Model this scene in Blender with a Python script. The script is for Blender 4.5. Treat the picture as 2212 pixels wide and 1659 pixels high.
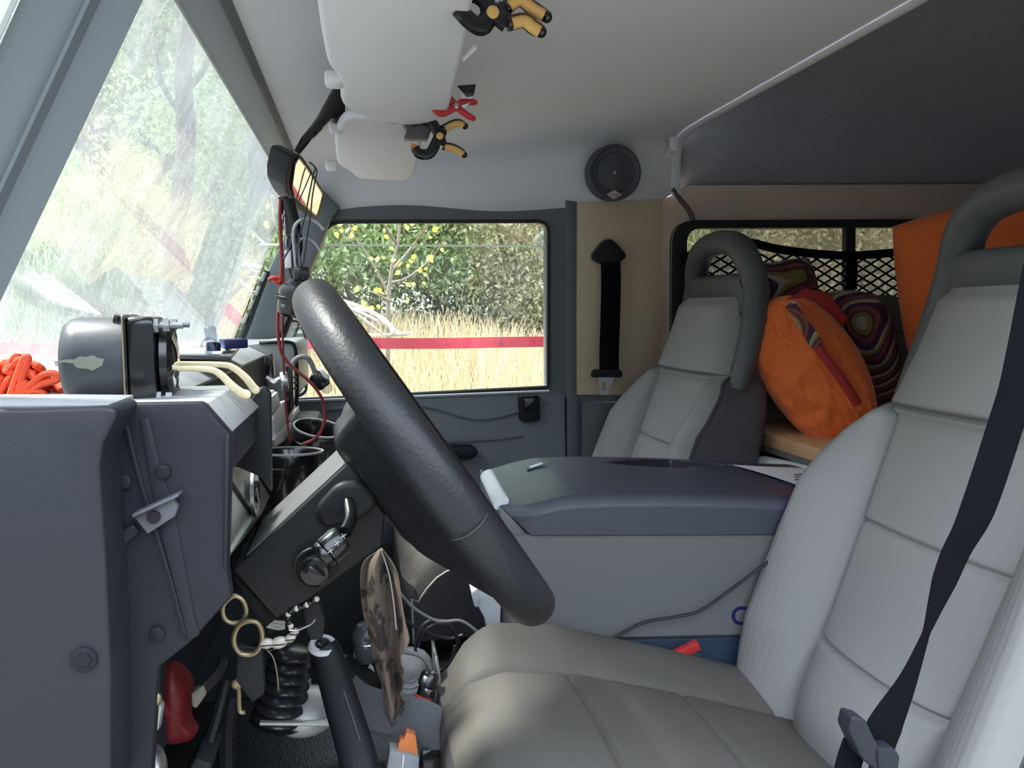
import bpy, bmesh, math, random
import numpy as np
from math import sin, cos, tan, pi, radians, sqrt, atan2
from mathutils import Vector, Matrix, noise as mnoise

scene = bpy.context.scene
for o in list(bpy.data.objects): bpy.data.objects.remove(o)

# ------------------------------------------------------------------ camera
H = 1.5                                   # eye height above the ground outside
FPX = 1661.0
YAW, PITCH, ROLL = radians(11.0), radians(5.45), radians(0.8)
_R = Vector((cos(YAW), -sin(YAW), 0)); _F = Vector((sin(YAW)*cos(PITCH), cos(YAW)*cos(PITCH), -sin(PITCH)))
_U = _R.cross(_F)
CR = _R*cos(ROLL) - _U*sin(ROLL); CU = _R*sin(ROLL) + _U*cos(ROLL)
cam_data = bpy.data.cameras.new('camera'); cam = bpy.data.objects.new('camera', cam_data)
scene.collection.objects.link(cam); scene.camera = cam
cam_data.sensor_fit = 'HORIZONTAL'; cam_data.sensor_width = 36.0
cam_data.lens = FPX/2212*36.0; cam_data.clip_start = 0.02; cam_data.clip_end = 300
M = Matrix((CR, CU, -_F)).transposed().to_4x4(); M.translation = (0, 0, H)
cam.matrix_world = M

# ------------------------------------------------------------------ light, exposure
scene.view_settings.view_transform = 'Standard'; scene.view_settings.look = 'None'
scene.view_settings.gamma = 1.0; scene.view_settings.exposure = 0.45
try: scene.view_settings.use_curve_mapping = False
except Exception: pass
world = bpy.data.worlds.new('sky'); scene.world = world; world.use_nodes = True
wn = world.node_tree; wn.nodes.clear()
wo = wn.nodes.new('ShaderNodeOutputWorld'); wb = wn.nodes.new('ShaderNodeBackground')
wt = wn.nodes.new('ShaderNodeTexCoord'); ws = wn.nodes.new('ShaderNodeSeparateXYZ'); wr = wn.nodes.new('ShaderNodeValToRGB')
wn.links.new(wt.outputs['Generated'], ws.inputs[0]); wn.links.new(ws.outputs['Z'], wr.inputs[0])
wr.color_ramp.elements[0].position = 0.0; wr.color_ramp.elements[0].color = (0.07, 0.085, 0.09, 1)      # wooded skyline
wr.color_ramp.elements[1].position = 0.75; wr.color_ramp.elements[1].color = (0.74, 0.85, 1.0, 1)
_e = wr.color_ramp.elements.new(.22); _e.color = (0.12, 0.15, 0.17, 1)
_e = wr.color_ramp.elements.new(.45); _e.color = (0.78, 0.87, 1.0, 1)
wn.links.new(wr.outputs[0], wb.inputs[0]); wb.inputs[1].default_value = 4.6
wn.links.new(wb.outputs[0], wo.inputs[0])
sun_d = bpy.data.lights.new('sun', 'SUN'); sun_d.energy = 14.0; sun_d.angle = radians(12); sun_d.color = (1.0, 0.95, 0.86)
sun = bpy.data.objects.new('sun', sun_d); scene.collection.objects.link(sun)
sun.rotation_euler = Vector((0.50, -0.22, -0.95)).to_track_quat('-Z', 'Y').to_euler()   # high, from ahead of the car and the camera side

# ------------------------------------------------------------------ helpers
def ray(px, py): return _F + CR*((px-1106)/FPX) + CU*((829.5-py)/FPX)
def at(px, py, Y=None, X=None, Z=None):
    """a point on the plane Y=.. (across the car), X=.. (along it) or Z=.. ; heights are relative to the eye"""
    d = ray(px, py)
    k = Y/d.y if Y is not None else (X/d.x if X is not None else Z/d.z)
    return d*k
def smooth_path(pts, n=8, closed=False):
    P = [Vector(p) for p in pts]; out = []
    N = len(P); segs = N if closed else N-1
    for i in range(segs):
        if closed: p0, p1, p2, p3 = P[(i-1) % N], P[i], P[(i+1) % N], P[(i+2) % N]
        else: p0, p1, p2, p3 = P[max(i-1, 0)], P[i], P[i+1], P[min(i+2, N-1)]
        for k in range(n):
            t = k/n
            out.append(0.5*((2*p1)+(p2-p0)*t+(2*p0-5*p1+4*p2-p3)*t*t+(3*p1-p0-3*p2+p3)*t**3))
    if not closed: out.append(P[-1])
    return out
def rounded(pts, r, n=5):
    """round the corners of a 2D polygon; r one number or one per corner"""
    out = []; N = len(pts)
    for i in range(N):
        p = Vector(pts[i]); a = Vector(pts[i-1])-p; b = Vector(pts[(i+1) % N])-p
        rr = r[i] if isinstance(r, (list, tuple)) else r
        la, lb = a.length, b.length; k = min(rr, la*.48, lb*.48)
        if k < 1e-6: out.append(tuple(p)); continue
        p0 = p+a/la*k; p2 = p+b/lb*k
        for j in range(n+1):
            t = j/n; q = p0*(1-t)**2+p*2*t*(1-t)+p2*t*t; out.append(tuple(q))
    return out
def frame(zdir, up=(0, 0, 1)):
    z = Vector(zdir).normalized(); u = Vector(up)
    if abs(z.dot(u.normalized())) > .98: u = Vector((1, 0, 0))
    x = u.cross(z).normalized(); y = z.cross(x)
    return Matrix((x, y, z)).transposed()
WL = {}
class MB:
    def __init__(s): s.v = []; s.f = []; s.m = []
    def add(s, v, f, mi=0):
        o = len(s.v); s.v += [Vector(p) for p in v]; s.f += [tuple(i+o for i in q) for q in f]; s.m += [mi]*len(f); return s
    def frombm(s, bm, mat=None, mi=0):
        bm.verts.ensure_lookup_table(); bm.verts.index_update()
        s.add([(mat @ v.co if mat is not None else v.co.copy()) for v in bm.verts], [[v.index for v in f.verts] for f in bm.faces], mi)
        bm.free(); return s
    def box(s, c, size, rot=None, bevel=0.0, seg=2, mi=0):
        bm = bmesh.new(); bmesh.ops.create_cube(bm, size=1)
        for v in bm.verts: v.co = Vector((v.co.x*size[0], v.co.y*size[1], v.co.z*size[2]))
        if bevel > 0: bmesh.ops.bevel(bm, geom=list(bm.edges), offset=min(bevel, min(size)*.49), segments=seg, profile=.5, affect='EDGES')
        m = (rot.to_4x4() if rot is not None else Matrix.Identity(4)); m.translation = Vector(c)
        return s.frombm(bm, m, mi)
    def prism(s, pts3, depth, bevel=0.0, seg=2, mi=0):
        """pts3: closed planar loop of 3D points, depth: vector"""
        bm = bmesh.new(); d = Vector(depth); P = [Vector(p) for p in pts3]
        a = [bm.verts.new(p) for p in P]; b = [bm.verts.new(p+d) for p in P]; n = len(P)
        bm.faces.new(a); bm.faces.new(b[::-1])
        for i in range(n): bm.faces.new((a[i], b[i], b[(i+1) % n], a[(i+1) % n]))
        bmesh.ops.recalc_face_normals(bm, faces=bm.faces)
        if bevel > 0:
            ed = [e for e in bm.edges if len(e.link_faces) == 2 and e.calc_face_angle(0) > .5]
            bmesh.ops.bevel(bm, geom=ed, offset=bevel, segments=seg, profile=.5, affect='EDGES', clamp_overlap=True)
        bmesh.ops.triangulate(bm, faces=[f for f in bm.faces if len(f.verts) > 4])
        return s.frombm(bm, None, mi)
    def tube(s, pts, r, n=8, closed=False, caps=True, flat=None, up=None, mi=0):
        """r number or list; flat=(a,b) gives an elliptical / strap section with 'up' direction"""
        P = [Vector(p) for p in pts]; N = len(P); rings = []
        prev = None
        for i, p in enumerate(P):
            if closed: t = P[(i+1) % N]-P[i-1]
            else: t = P[min(i+1, N-1)]-P[max(i-1, 0)]
            if t.length < 1e-9: t = Vector((0, 0, 1))
            t.normalize()
            if up is not None:
                u = Vector(up(i/(N-1)) if callable(up) else up); x = (u - t*u.dot(t))
                x = x.normalized() if x.length > 1e-6 else t.orthogonal().normalized()
            elif prev is None: x = t.orthogonal().normalized()
            else:
                x = prev - t*prev.dot(t); x = x.normalized() if x.length > 1e-6 else t.orthogonal().normalized()
            prev = x; y = t.cross(x)
            rr = r[i] if isinstance(r, (list, tuple)) else r
            ra, rb = (rr, rr) if flat is None else ((flat[0](i/(N-1)) if callable(flat[0]) else flat[0]), flat[1])
            rings.append([p + x*cos(2*pi*k/n)*ra + y*sin(2*pi*k/n)*rb for k in range(n)])
        v = [q for rg in rings for q in rg]; f = []
        for i in range(N if closed else N-1):
            a = i*n; b = ((i+1) % N)*n
            for k in range(n): f.append((a+k, a+(k+1) % n, b+(k+1) % n, b+k))
        if caps and not closed: f.append(tuple(range(n))[::-1]); f.append(tuple((N-1)*n+k for k in range(n)))
        return s.add(v, f, mi)
    def lathe(s, prof, org, axis, n=32, mi=0, up=(0, 0, 1), ring=False):
        """prof: list of (radius, height along axis)"""
        fr = frame(axis, up); v = []; f = []; o = Vector(org); L = len(prof)
        for (r, h) in prof:
            for k in range(n): v.append(o + fr @ Vector((r*cos(2*pi*k/n), r*sin(2*pi*k/n), h)))
        for i in range(L-1):
            for k in range(n): f.append((i*n+k, i*n+(k+1) % n, (i+1)*n+(k+1) % n, (i+1)*n+k))
        if ring:
            for k in range(n): f.append(((L-1)*n+k, (L-1)*n+(k+1) % n, (k+1) % n, k))
            return s.add(v, f, mi)
        if prof[0][0] > 1e-5: f.append(tuple(range(n))[::-1])
        if prof[-1][0] > 1e-5: f.append(tuple((L-1)*n+k for k in range(n)))
        return s.add(v, f, mi)
    def cyl(s, c, axis, r, h, n=24, bevel=0.0, mi=0):
        b = bevel; prof = [(r, 0), (r, h)] if b <= 0 else [(r-b, 0), (r-b*.3, b*.3), (r, b), (r, h-b), (r-b*.3, h-b*.3), (r-b, h)]
        return s.lathe(prof, c, axis, n, mi)
    def ball(s, c, rad, rot=None, n=16, mi=0, e=1.0):
        v = []; f = []; m = n//2; rad = (rad,)*3 if isinstance(rad, (int, float)) else rad
        sg = lambda x, p: math.copysign(abs(x)**p, x)
        for i in range(m+1):
            th = pi*i/m
            for k in range(n):
                ph = 2*pi*k/n
                q = Vector((rad[0]*sg(sin(th), e)*sg(cos(ph), e), rad[1]*sg(sin(th), e)*sg(sin(ph), e), rad[2]*sg(cos(th), e)))
                v.append(Vector(c) + (rot @ q if rot is not None else q))
        for i in range(m):
            for k in range(n): f.append((i*n+k, (i+1)*n+k, (i+1)*n+(k+1) % n, i*n+(k+1) % n))
        return s.add(v, f, mi)
    def grid(s, fn, nu, nv, cu=False, mi=0, flip=False):
        v = [fn(i/(nu if cu else nu-1), j/(nv-1)) for j in range(nv) for i in range(nu)]; f = []
        for j in range(nv-1):
            for i in range(nu if cu else nu-1):
                a = j*nu+i; b = j*nu+(i+1) % nu
                q = (a, b, b+nu, a+nu); f.append(q[::-1] if flip else q)
        return s.add(v, f, mi)
    def ring_plate(s, inner, outer, depth, mi=0):
        """plate with a hole: inner and outer loops with the same number of 3D points"""
        n = len(inner); d = Vector(depth)
        v = [Vector(p) for p in inner]+[Vector(p) for p in outer]+[Vector(p)+d for p in inner]+[Vector(p)+d for p in outer]
        f = []
        for i in range(n):
            j = (i+1) % n
            f += [(i, j, n+j, n+i), (2*n+j, 2*n+i, 3*n+i, 3*n+j), (j, i, 2*n+i, 2*n+j), (n+i, n+j, 3*n+j, 3*n+i)]
        return s.add(v, f, mi)
def link(name, mb, mats, parent=None, sharp=38, smooth=True, fixn=True, weld=False):
    """one mesh object; mb is in eye-relative heights"""
    vs = [p+Vector((0, 0, H)) for p in mb.v]
    mn = Vector([min(p[i] for p in vs) for i in range(3)]); mx = Vector([max(p[i] for p in vs) for i in range(3)])
    org = Vector(((mn.x+mx.x)/2, (mn.y+mx.y)/2, mn.z))
    me = bpy.data.meshes.new(name); me.from_pydata([tuple(p-org) for p in vs], [], mb.f)
    mats = mats if isinstance(mats, (list, tuple)) else [mats]
    for m in mats: me.materials.append(m)
    if len(mats) > 1: me.polygons.foreach_set('material_index', mb.m)
    if fixn or weld:
        bm = bmesh.new(); bm.from_mesh(me)
        if weld: bmesh.ops.remove_doubles(bm, verts=bm.verts, dist=1e-5)
        if fixn: bmesh.ops.recalc_face_normals(bm, faces=bm.faces)
        bm.to_mesh(me); bm.free()
    if smooth:
        me.polygons.foreach_set('use_smooth', [True]*len(me.polygons)); me.set_sharp_from_angle(angle=radians(sharp))
    me.update()
    o = bpy.data.objects.new(name, me); scene.collection.objects.link(o); o.location = org
    if parent is not None:
        o.parent = parent; o.matrix_parent_inverse = Matrix.Translation(-world_loc(parent))
    WL[o.name] = org
    return o
def world_loc(o): return WL[o.name]
def tag(o, label, cat, group=None, kind=None):
    if label: o['label'] = label
    if cat: o['category'] = cat
    if group: o['group'] = group
    if kind: o['kind'] = kind
    return o
def thing(name, label, cat, loc, group=None):
    o = bpy.data.objects.new(name, None); scene.collection.objects.link(o); o.empty_display_size = .05
    w = Vector(loc)+Vector((0, 0, H)); o.location = w; WL[o.name] = w
    return tag(o, label, cat, group)
def struct(name, mb, mats, parent=None, label=None, **k):
    o = link(name, mb, mats, parent, **k)
    if parent is None:
        o['kind'] = 'structure'; o['category'] = name.split('_')[0]
        if label: o['label'] = label
    return o
def solo(name, mb, mats, label, cat, group=None, kind=None, **k):
    return tag(link(name, mb, mats, None, **k), label, cat, group, kind)
def lab(o, text): o['label'] = text; return o
def copy_tree(o, delta, parent=None):
    c = o.copy(); scene.collection.objects.link(c)
    if parent is None: c.location = o.location + Vector(delta); WL[c.name] = c.location.copy()
    else: c.parent = parent
    for ch in list(o.children):
        copy_tree(ch, delta, c)
    return c

# ------------------------------------------------------------------ materials
def mat(name, col, rough=.6, metal=0.0, bump=None, var=None, spec=.5, coat=0.0, sheen=0.0, trans=0.0, wave=None, ior=1.45, alpha=None):
    m = bpy.data.materials.new(name); m.use_nodes = True; nt = m.node_tree; b = nt.nodes['Principled BSDF']
    b.inputs['Base Color'].default_value = (*col, 1); b.inputs['Roughness'].default_value = rough
    b.inputs['Metallic'].default_value = metal; b.inputs['Specular IOR Level'].default_value = spec
    b.inputs['Coat Weight'].default_value = coat; b.inputs['IOR'].default_value = ior
    if sheen: b.inputs['Sheen Weight'].default_value = sheen
    if trans: b.inputs['Transmission Weight'].default_value = trans
    tc = nt.nodes.new('ShaderNodeTexCoord')
    if var:     # (scale, second colour, low, high)
        n = nt.nodes.new('ShaderNodeTexNoise'); n.inputs['Scale'].default_value = var[0]; n.inputs['Detail'].default_value = 6
        r = nt.nodes.new('ShaderNodeValToRGB'); r.color_ramp.elements[0].position = var[2]; r.color_ramp.elements[1].position = var[3]
        r.color_ramp.elements[0].color = (*col, 1); r.color_ramp.elements[1].color = (*var[1], 1)
        nt.links.new(tc.outputs['Object'], n.inputs['Vector']); nt.links.new(n.outputs['Fac'], r.inputs[0]); nt.links.new(r.outputs[0], b.inputs['Base Color'])
    last = None
    if bump:    # (scale, strength, distance)
        n = nt.nodes.new('ShaderNodeTexNoise'); n.inputs['Scale'].default_value = bump[0]; n.inputs['Detail'].default_value = 4
        bp = nt.nodes.new('ShaderNodeBump'); bp.inputs['Strength'].default_value = bump[1]; bp.inputs['Distance'].default_value = bump[2]
        nt.links.new(tc.outputs['Object'], n.inputs['Vector']); nt.links.new(n.outputs['Fac'], bp.inputs['Height']); last = bp
    if wave:    # (scale, strength, distance, direction, distortion)
        w = nt.nodes.new('ShaderNodeTexWave'); w.inputs['Scale'].default_value = wave[0]; w.bands_direction = wave[3]; w.inputs['Distortion'].default_value = wave[4]
        bp = nt.nodes.new('ShaderNodeBump'); bp.inputs['Strength'].default_value = wave[1]; bp.inputs['Distance'].default_value = wave[2]
        nt.links.new(tc.outputs['Object'], w.inputs['Vector']); nt.links.new(w.outputs['Fac'], bp.inputs['Height'])
        if last: nt.links.new(last.outputs[0], bp.inputs['Normal'])
        last = bp
    if last: nt.links.new(last.outputs[0], b.inputs['Normal'])
    return m
def wood_mat(name, c1, c2, scale, direction='X', rough=.5):
    m = mat(name, c1, rough); nt = m.node_tree; b = nt.nodes['Principled BSDF']; tc = nt.nodes.new('ShaderNodeTexCoord')
    mp = nt.nodes.new('ShaderNodeMapping'); mp.inputs['Scale'].default_value = (1, 1, .12) if direction == 'Z' else (.12, 1, 1)
    n = nt.nodes.new('ShaderNodeTexNoise'); n.inputs['Scale'].default_value = scale; n.inputs['Detail'].default_value = 8; n.inputs['Distortion'].default_value = .6
    r = nt.nodes.new('ShaderNodeValToRGB'); r.color_ramp.elements[0].position = .35; r.color_ramp.elements[1].position = .7
    r.color_ramp.elements[0].color = (*c1, 1); r.color_ramp.elements[1].color = (*c2, 1)
    nt.links.new(tc.outputs['Object'], mp.inputs[0]); nt.links.new(mp.outputs[0], n.inputs['Vector']); nt.links.new(n.outputs['Fac'], r.inputs[0]); nt.links.new(r.outputs[0], b.inputs['Base Color'])
    return m
def glass_mat(name, tint=(1, 1, 1), dirt=None, refl=1.0):
    m = bpy.data.materials.new(name); m.use_nodes = True; nt = m.node_tree; nt.nodes.clear()
    out = nt.nodes.new('ShaderNodeOutputMaterial'); tr = nt.nodes.new('ShaderNodeBsdfTransparent'); tr.inputs[0].default_value = (*tint, 1)
    gl = nt.nodes.new('ShaderNodeBsdfGlossy'); gl.inputs['Roughness'].default_value = .01; gl.inputs[0].default_value = (refl, refl, refl, 1)
    fr = nt.nodes.new('ShaderNodeFresnel'); fr.inputs[0].default_value = 1.45
    ge = nt.nodes.new('ShaderNodeNewGeometry'); mr = nt.nodes.new('ShaderNodeMapRange'); mr.inputs[3].default_value = 1.45; mr.inputs[4].default_value = 1/1.45   # same reflectance from either face of the thin pane
    nt.links.new(ge.outputs['Backfacing'], mr.inputs[0]); nt.links.new(mr.outputs[0], fr.inputs[0])
    mx = nt.nodes.new('ShaderNodeMixShader'); nt.links.new(fr.outputs[0], mx.inputs[0]); nt.links.new(tr.outputs[0], mx.inputs[1]); nt.links.new(gl.outputs[0], mx.inputs[2])
    last = mx
    if dirt:    # (amount, low, high): dust film, rain streaks and specks on the pane
        tc = nt.nodes.new('ShaderNodeTexCoord')
        mp = nt.nodes.new('ShaderNodeMapping'); mp.inputs['Scale'].default_value = (1.6, 1.3, .55)
        n = nt.nodes.new('ShaderNodeTexNoise'); n.inputs['Scale'].default_value = 14; n.inputs['Detail'].default_value = 9; n.inputs['Roughness'].default_value = .7
        nt.links.new(tc.outputs['Object'], mp.inputs[0]); nt.links.new(mp.outputs[0], n.inputs['Vector'])
        r = nt.nodes.new('ShaderNodeMapRange'); r.inputs[1].default_value = .35; r.inputs[2].default_value = .72; r.inputs[3].default_value = dirt[1]; r.inputs[4].default_value = dirt[2]
        nt.links.new(n.outputs['Fac'], r.inputs[0])
        n2 = nt.nodes.new('ShaderNodeTexNoise'); n2.inputs['Scale'].default_value = 160; n2.inputs['Detail'].default_value = 2
        nt.links.new(mp.outputs[0], n2.inputs['Vector'])
        r2 = nt.nodes.new('ShaderNodeMapRange'); r2.inputs[1].default_value = .67; r2.inputs[2].default_value = .72; r2.inputs[3].default_value = 0; r2.inputs[4].default_value = dirt[0]
        nt.links.new(n2.outputs['Fac'], r2.inputs[0])
        ad = nt.nodes.new('ShaderNodeMath'); ad.operation = 'ADD'; ad.use_clamp = True
        nt.links.new(r.outputs[0], ad.inputs[0]); nt.links.new(r2.outputs[0], ad.inputs[1])
        tl = nt.nodes.new('ShaderNodeBsdfTranslucent'); tl.inputs[0].default_value = (.30, .315, .32, 1)
        df = nt.nodes.new('ShaderNodeBsdfDiffuse'); df.inputs[0].default_value = (.24, .25, .25, 1)
        dd = nt.nodes.new('ShaderNodeMixShader'); dd.inputs[0].default_value = .35; nt.links.new(tl.outputs[0], dd.inputs[1]); nt.links.new(df.outputs[0], dd.inputs[2])
        m2 = nt.nodes.new('ShaderNodeMixShader'); nt.links.new(ad.outputs[0], m2.inputs[0]); nt.links.new(mx.outputs[0], m2.inputs[1]); nt.links.new(dd.outputs[0], m2.inputs[2])
        last = m2
    nt.links.new(last.outputs[0], out.inputs[0]); return m

M_paint = mat('dark_green_grey_paint', (.125, .145, .155), .5, bump=(300, .12, .001))
M_seal = mat('black_rubber_seal', (.02, .022, .025), .55)
M_dash = mat('black_grained_plastic', (.018, .020, .026), .55, bump=(900, .35, .0006), spec=.25)
M_dashtop = mat('sunlit_grey_dash_top', (.24, .25, .26), .55, bump=(800, .4, .0006), var=(9, (.30, .31, .31), .35, .75))  # grey made lighter than the dash body for light through the windscreen
M_black = mat('black_plastic', (.012, .013, .016), .48, bump=(700, .2, .0004), spec=.3)
M_gloss = mat('gloss_black_plastic', (.008, .009, .010), .22, coat=.4)
M_leather = mat('black_leather', (.016, .017, .020), .45, bump=(260, .45, .0012), coat=.04)
M_head = mat('grey_headliner_cloth', (.76, .77, .81), .85, bump=(700, .3, .0008), var=(3, (.72, .73, .77), .4, .7))
M_visor = mat('pale_grey_visor_vinyl', (.70, .715, .755), .7, bump=(900, .2, .0005))
M_seat = mat('light_grey_leather', (.275, .268, .258), .5, bump=(420, .3, .0009), var=(7, (.265, .26, .25), .4, .75), spec=.4)
M_bolster = mat('grey_ribbed_cloth', (.26, .255, .247), .62, bump=(500, .3, .0008), wave=(34, .28, .0008, 'Y', .3))
M_cush = mat('warm_grey_cushion_in_shade', (.118, .109, .098), .62, bump=(500, .3, .0009), var=(8, (.098, .091, .082), .4, .75), spec=.3)  # cushion grey darkened to carry the shade that falls on it
M_seatside = mat('shade_darkened_side_leather', (.085, .08, .088), .5, bump=(420, .3, .0009))  # seat sides and cushion fronts: their shade put into a darker grey
M_hrest = mat('grey_moulded_plastic', (.085, .09, .092), .48, bump=(900, .4, .0006))
M_web = mat('black_seatbelt_webbing', (.005, .0055, .0075), .9, bump=(900, .4, .0005), spec=.08)
M_webgrey = mat('worn_grey_webbing', (.10, .105, .115), .7, wave=(120, .4, .0006, 'DIAGONAL', 0))
M_fbody = mat('pale_grey_cooler_plastic', (.145, .147, .150), .5, bump=(1200, .15, .0003))
M_flid = mat('slate_grey_lid_plastic', (.048, .055, .080), .38, bump=(1100, .8, .0006), spec=.9)
M_fbase = mat('navy_cooler_base', (.03, .05, .085), .5, bump=(900, .3, .0004))
M_white = mat('white_plastic', (.72, .74, .76), .45)
M_steel = mat('brushed_steel', (.55, .56, .57), .32, 1.0, bump=(300, .15, .0004))
M_chrome = mat('chrome', (.8, .8, .8), .1, 1.0)
M_alu = mat('dull_aluminium_plate', (.42, .44, .40), .38, .6, var=(20, (.30, .32, .29), .4, .7))
M_brass = mat('worn_brass', (.34, .27, .17), .45, .9)
M_ply = wood_mat('plywood_panel', (.62, .49, .35), (.55, .43, .30), 9, 'Z', .5)
M_brown = wood_mat('brown_veneer_panel', (.74, .60, .50), (.66, .52, .42), 12, 'X', .6)
M_shelf = wood_mat('shelf_edge_wood', (.62, .36, .18), (.52, .28, .13), 14, 'X', .5)
M_lining = mat('charcoal_felt_lining', (.36, .38, .43), .95, bump=(900, .8, .0015), var=(300, (.46, .48, .54), .45, .7))
M_carpet = mat('black_floor_rubber', (.014, .015, .018), .6, bump=(220, .7, .0015))
M_tunnel = mat('scuffed_vinyl_tunnel_cover', (.018, .019, .022), .33, bump=(330, .9, .0016))
M_orange = mat('orange_cotton', (.85, .17, .035), .85, bump=(26, .5, .006), sheen=.2)
M_redcloth = mat('red_cotton', (.42, .035, .03), .85, bump=(40, .4, .004))
M_bed = mat('grey_khaki_bedding', (.17, .155, .14), .9, bump=(16, .5, .01))
M_bandana = mat('brown_printed_bandana', (.16, .125, .10), .85, var=(45, (.045, .035, .032), .5, .56), bump=(600, .4, .0006))
M_red = mat('red_plastic', (.48, .03, .028), .4)
M_redtape = mat('red_barrier_tape', (.60, .045, .07), .55, var=(6, (.66, .09, .12), .4, .7))
M_cord = mat('black_cable_rubber', (.018, .018, .02), .45)
M_cordgrey = mat('grey_cable_rubber', (.16, .165, .17), .45)
M_cordred = mat('dark_red_cable', (.22, .025, .022), .5)
M_rope = mat('orange_paracord', (.80, .085, .03), .75, bump=(800, .8, .0008))
M_amber = mat('amber_plastic', (.65, .20, .06), .35)
M_clear = glass_mat('clear_glass_bulb', (.66, .70, .74))
M_clearp = mat('clear_scuffed_plastic', (.42, .44, .47), .3, trans=.35)
M_blue = mat('blue_plastic', (.012, .016, .09), .4)
M_cream = mat('translucent_cream_acetate', (.72, .62, .38), .2, coat=.6, var=(40, (.50, .42, .26), .5, .72))
M_paper = mat('white_paper', (.75, .75, .76), .7)
M_pcb = mat('printed_ink', (.12, .12, .13), .7)
M_yel = mat('yellow_clamp_grip', (.70, .42, .14), .6)
M_shell = mat('cowrie_shell', (.55, .50, .44), .3, coat=.4)
M_pane = glass_mat('clear_window_glass', (.97, .99, .98))
M_tint = glass_mat('tinted_rear_glass', (.62, .60, .58), dirt=(.15, .10, .22))
M_screen = glass_mat('dirty_windscreen_glass', (.94, .97, .97), dirt=(.55, .14, .52))
M_mirror = mat('mirror_glass', (.85, .87, .86), .03, 1.0)
M_stitch = mat('pale_stitching', (.5, .5, .5), .8)
M_seam = mat('dark_seam_thread', (.05, .05, .052), .8)
def swirl_mat():
    m = mat('retro_swirl_print', (.3, .1, .1), .85); nt = m.node_tree; b = nt.nodes['Principled BSDF']; tc = nt.nodes.new('ShaderNodeTexCoord')
    n = nt.nodes.new('ShaderNodeTexNoise'); n.inputs['Scale'].default_value = 5.5; n.inputs['Detail'].default_value = 0
    mu = nt.nodes.new('ShaderNodeMath'); mu.operation = 'MULTIPLY'; mu.inputs[1].default_value = 13
    fr = nt.nodes.new('ShaderNodeMath'); fr.operation = 'FRACT'
    r = nt.nodes.new('ShaderNodeValToRGB'); r.color_ramp.interpolation = 'CONSTANT'
    cols = [(.06, .025, .06), (.06, .025, .06), (.40, .32, .26), (.22, .18, .05), (.10, .035, .05), (.26, .06, .04)]
    while len(r.color_ramp.elements) < 6: r.color_ramp.elements.new(.5)
    for i, e in enumerate(r.color_ramp.elements): e.position = i/6; e.color = (*cols[i], 1)
    nt.links.new(tc.outputs['Object'], n.inputs['Vector']); nt.links.new(n.outputs['Fac'], mu.inputs[0]); nt.links.new(mu.outputs[0], fr.inputs[0])
    nt.links.new(fr.outputs[0], r.inputs[0]); nt.links.new(r.outputs[0], b.inputs['Base Color']); return m
M_swirl = swirl_mat()
def leaf_mat(name, c1, c2, tl=.35):
    m = bpy.data.materials.new(name); m.use_nodes = True; nt = m.node_tree; nt.nodes.clear()
    out = nt.nodes.new('ShaderNodeOutputMaterial'); g = nt.nodes.new('ShaderNodeNewGeometry'); r = nt.nodes.new('ShaderNodeValToRGB')
    r.color_ramp.elements[0].color = (*c1, 1); r.color_ramp.elements[1].color = (*c2, 1); nt.links.new(g.outputs['Random Per Island'], r.inputs[0])
    d = nt.nodes.new('ShaderNodeBsdfDiffuse'); t = nt.nodes.new('ShaderNodeBsdfTranslucent'); mx = nt.nodes.new('ShaderNodeMixShader'); mx.inputs[0].default_value = tl
    nt.links.new(r.outputs[0], d.inputs[0]); nt.links.new(r.outputs[0], t.inputs[0]); nt.links.new(d.outputs[0], mx.inputs[1]); nt.links.new(t.outputs[0], mx.inputs[2]); nt.links.new(mx.outputs[0], out.inputs[0]); return m
M_leafg = leaf_mat('fresh_green_leaves', (.40, .52, .26), (.60, .69, .40))
M_leafd = leaf_mat('dark_green_leaves', (.22, .28, .18), (.48, .52, .34))
M_leafb = leaf_mat('autumn_brown_leaves', (.46, .41, .28), (.64, .61, .40))
M_leafy = leaf_mat('yellow_leaves', (.65, .62, .10), (.62, .70, .22))
M_grass = leaf_mat('dry_straw_grass', (.56, .44, .27), (.76, .64, .43), .4)
M_soil = mat('straw_littered_ground', (.13, .125, .11), .95, var=(3, (.09, .09, .08), .4, .65), bump=(8, .6, .05))
M_bark = mat('grey_brown_bark', (.22, .18, .15), .9, bump=(30, .8, .01))
M_dead = mat('bleached_dead_wood', (.60, .56, .52), .85)

# ================================================================== the vehicle shell
def loop_resample(pts, n):
    """resample a closed polygon (list of 2D/3D) to n points by arc length, starting at its first point"""
    P = [Vector(p) for p in pts]; L = [0]
    for i in range(len(P)): L.append(L[-1]+(P[(i+1) % len(P)]-P[i]).length)
    out = []; T = L[-1]; j = 0
    for k in range(n):
        t = T*k/n
        while L[j+1] < t: j += 1
        a = (t-L[j])/max(L[j+1]-L[j], 1e-9); out.append(P[j]*(1-a)+P[(j+1) % len(P)]*a)
    return out
def quad_loop(c4, r, n=12, per=10):
    """4 corners (2D px) -> evenly indexed rounded loop with n points per corner and per per side, so two loops match"""
    out = []
    for i in range(4):
        p = Vector(c4[i]); a = Vector(c4[i-1])-p; b = Vector(c4[(i+1) % 4])-p; rr = r[i] if isinstance(r, (list, tuple)) else r
        p0 = p+a.normalized()*rr; p2 = p+b.normalized()*rr
        for j in range(n):
            t = j/(n-1); out.append(p0*(1-t)**2+p*2*t*(1-t)+p2*t*t)
        nx = Vector(c4[(i+1) % 4]); a2 = (p-nx).normalized(); r2 = r[(i+1) % 4] if isinstance(r, (list, tuple)) else r; q = nx+a2*r2
        for j in range(1, per): out.append(p2*(1-j/per)+q*(j/per))
    return out
YL, YR = 0.42, 1.90      # driver's and passenger's side of the cab
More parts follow.
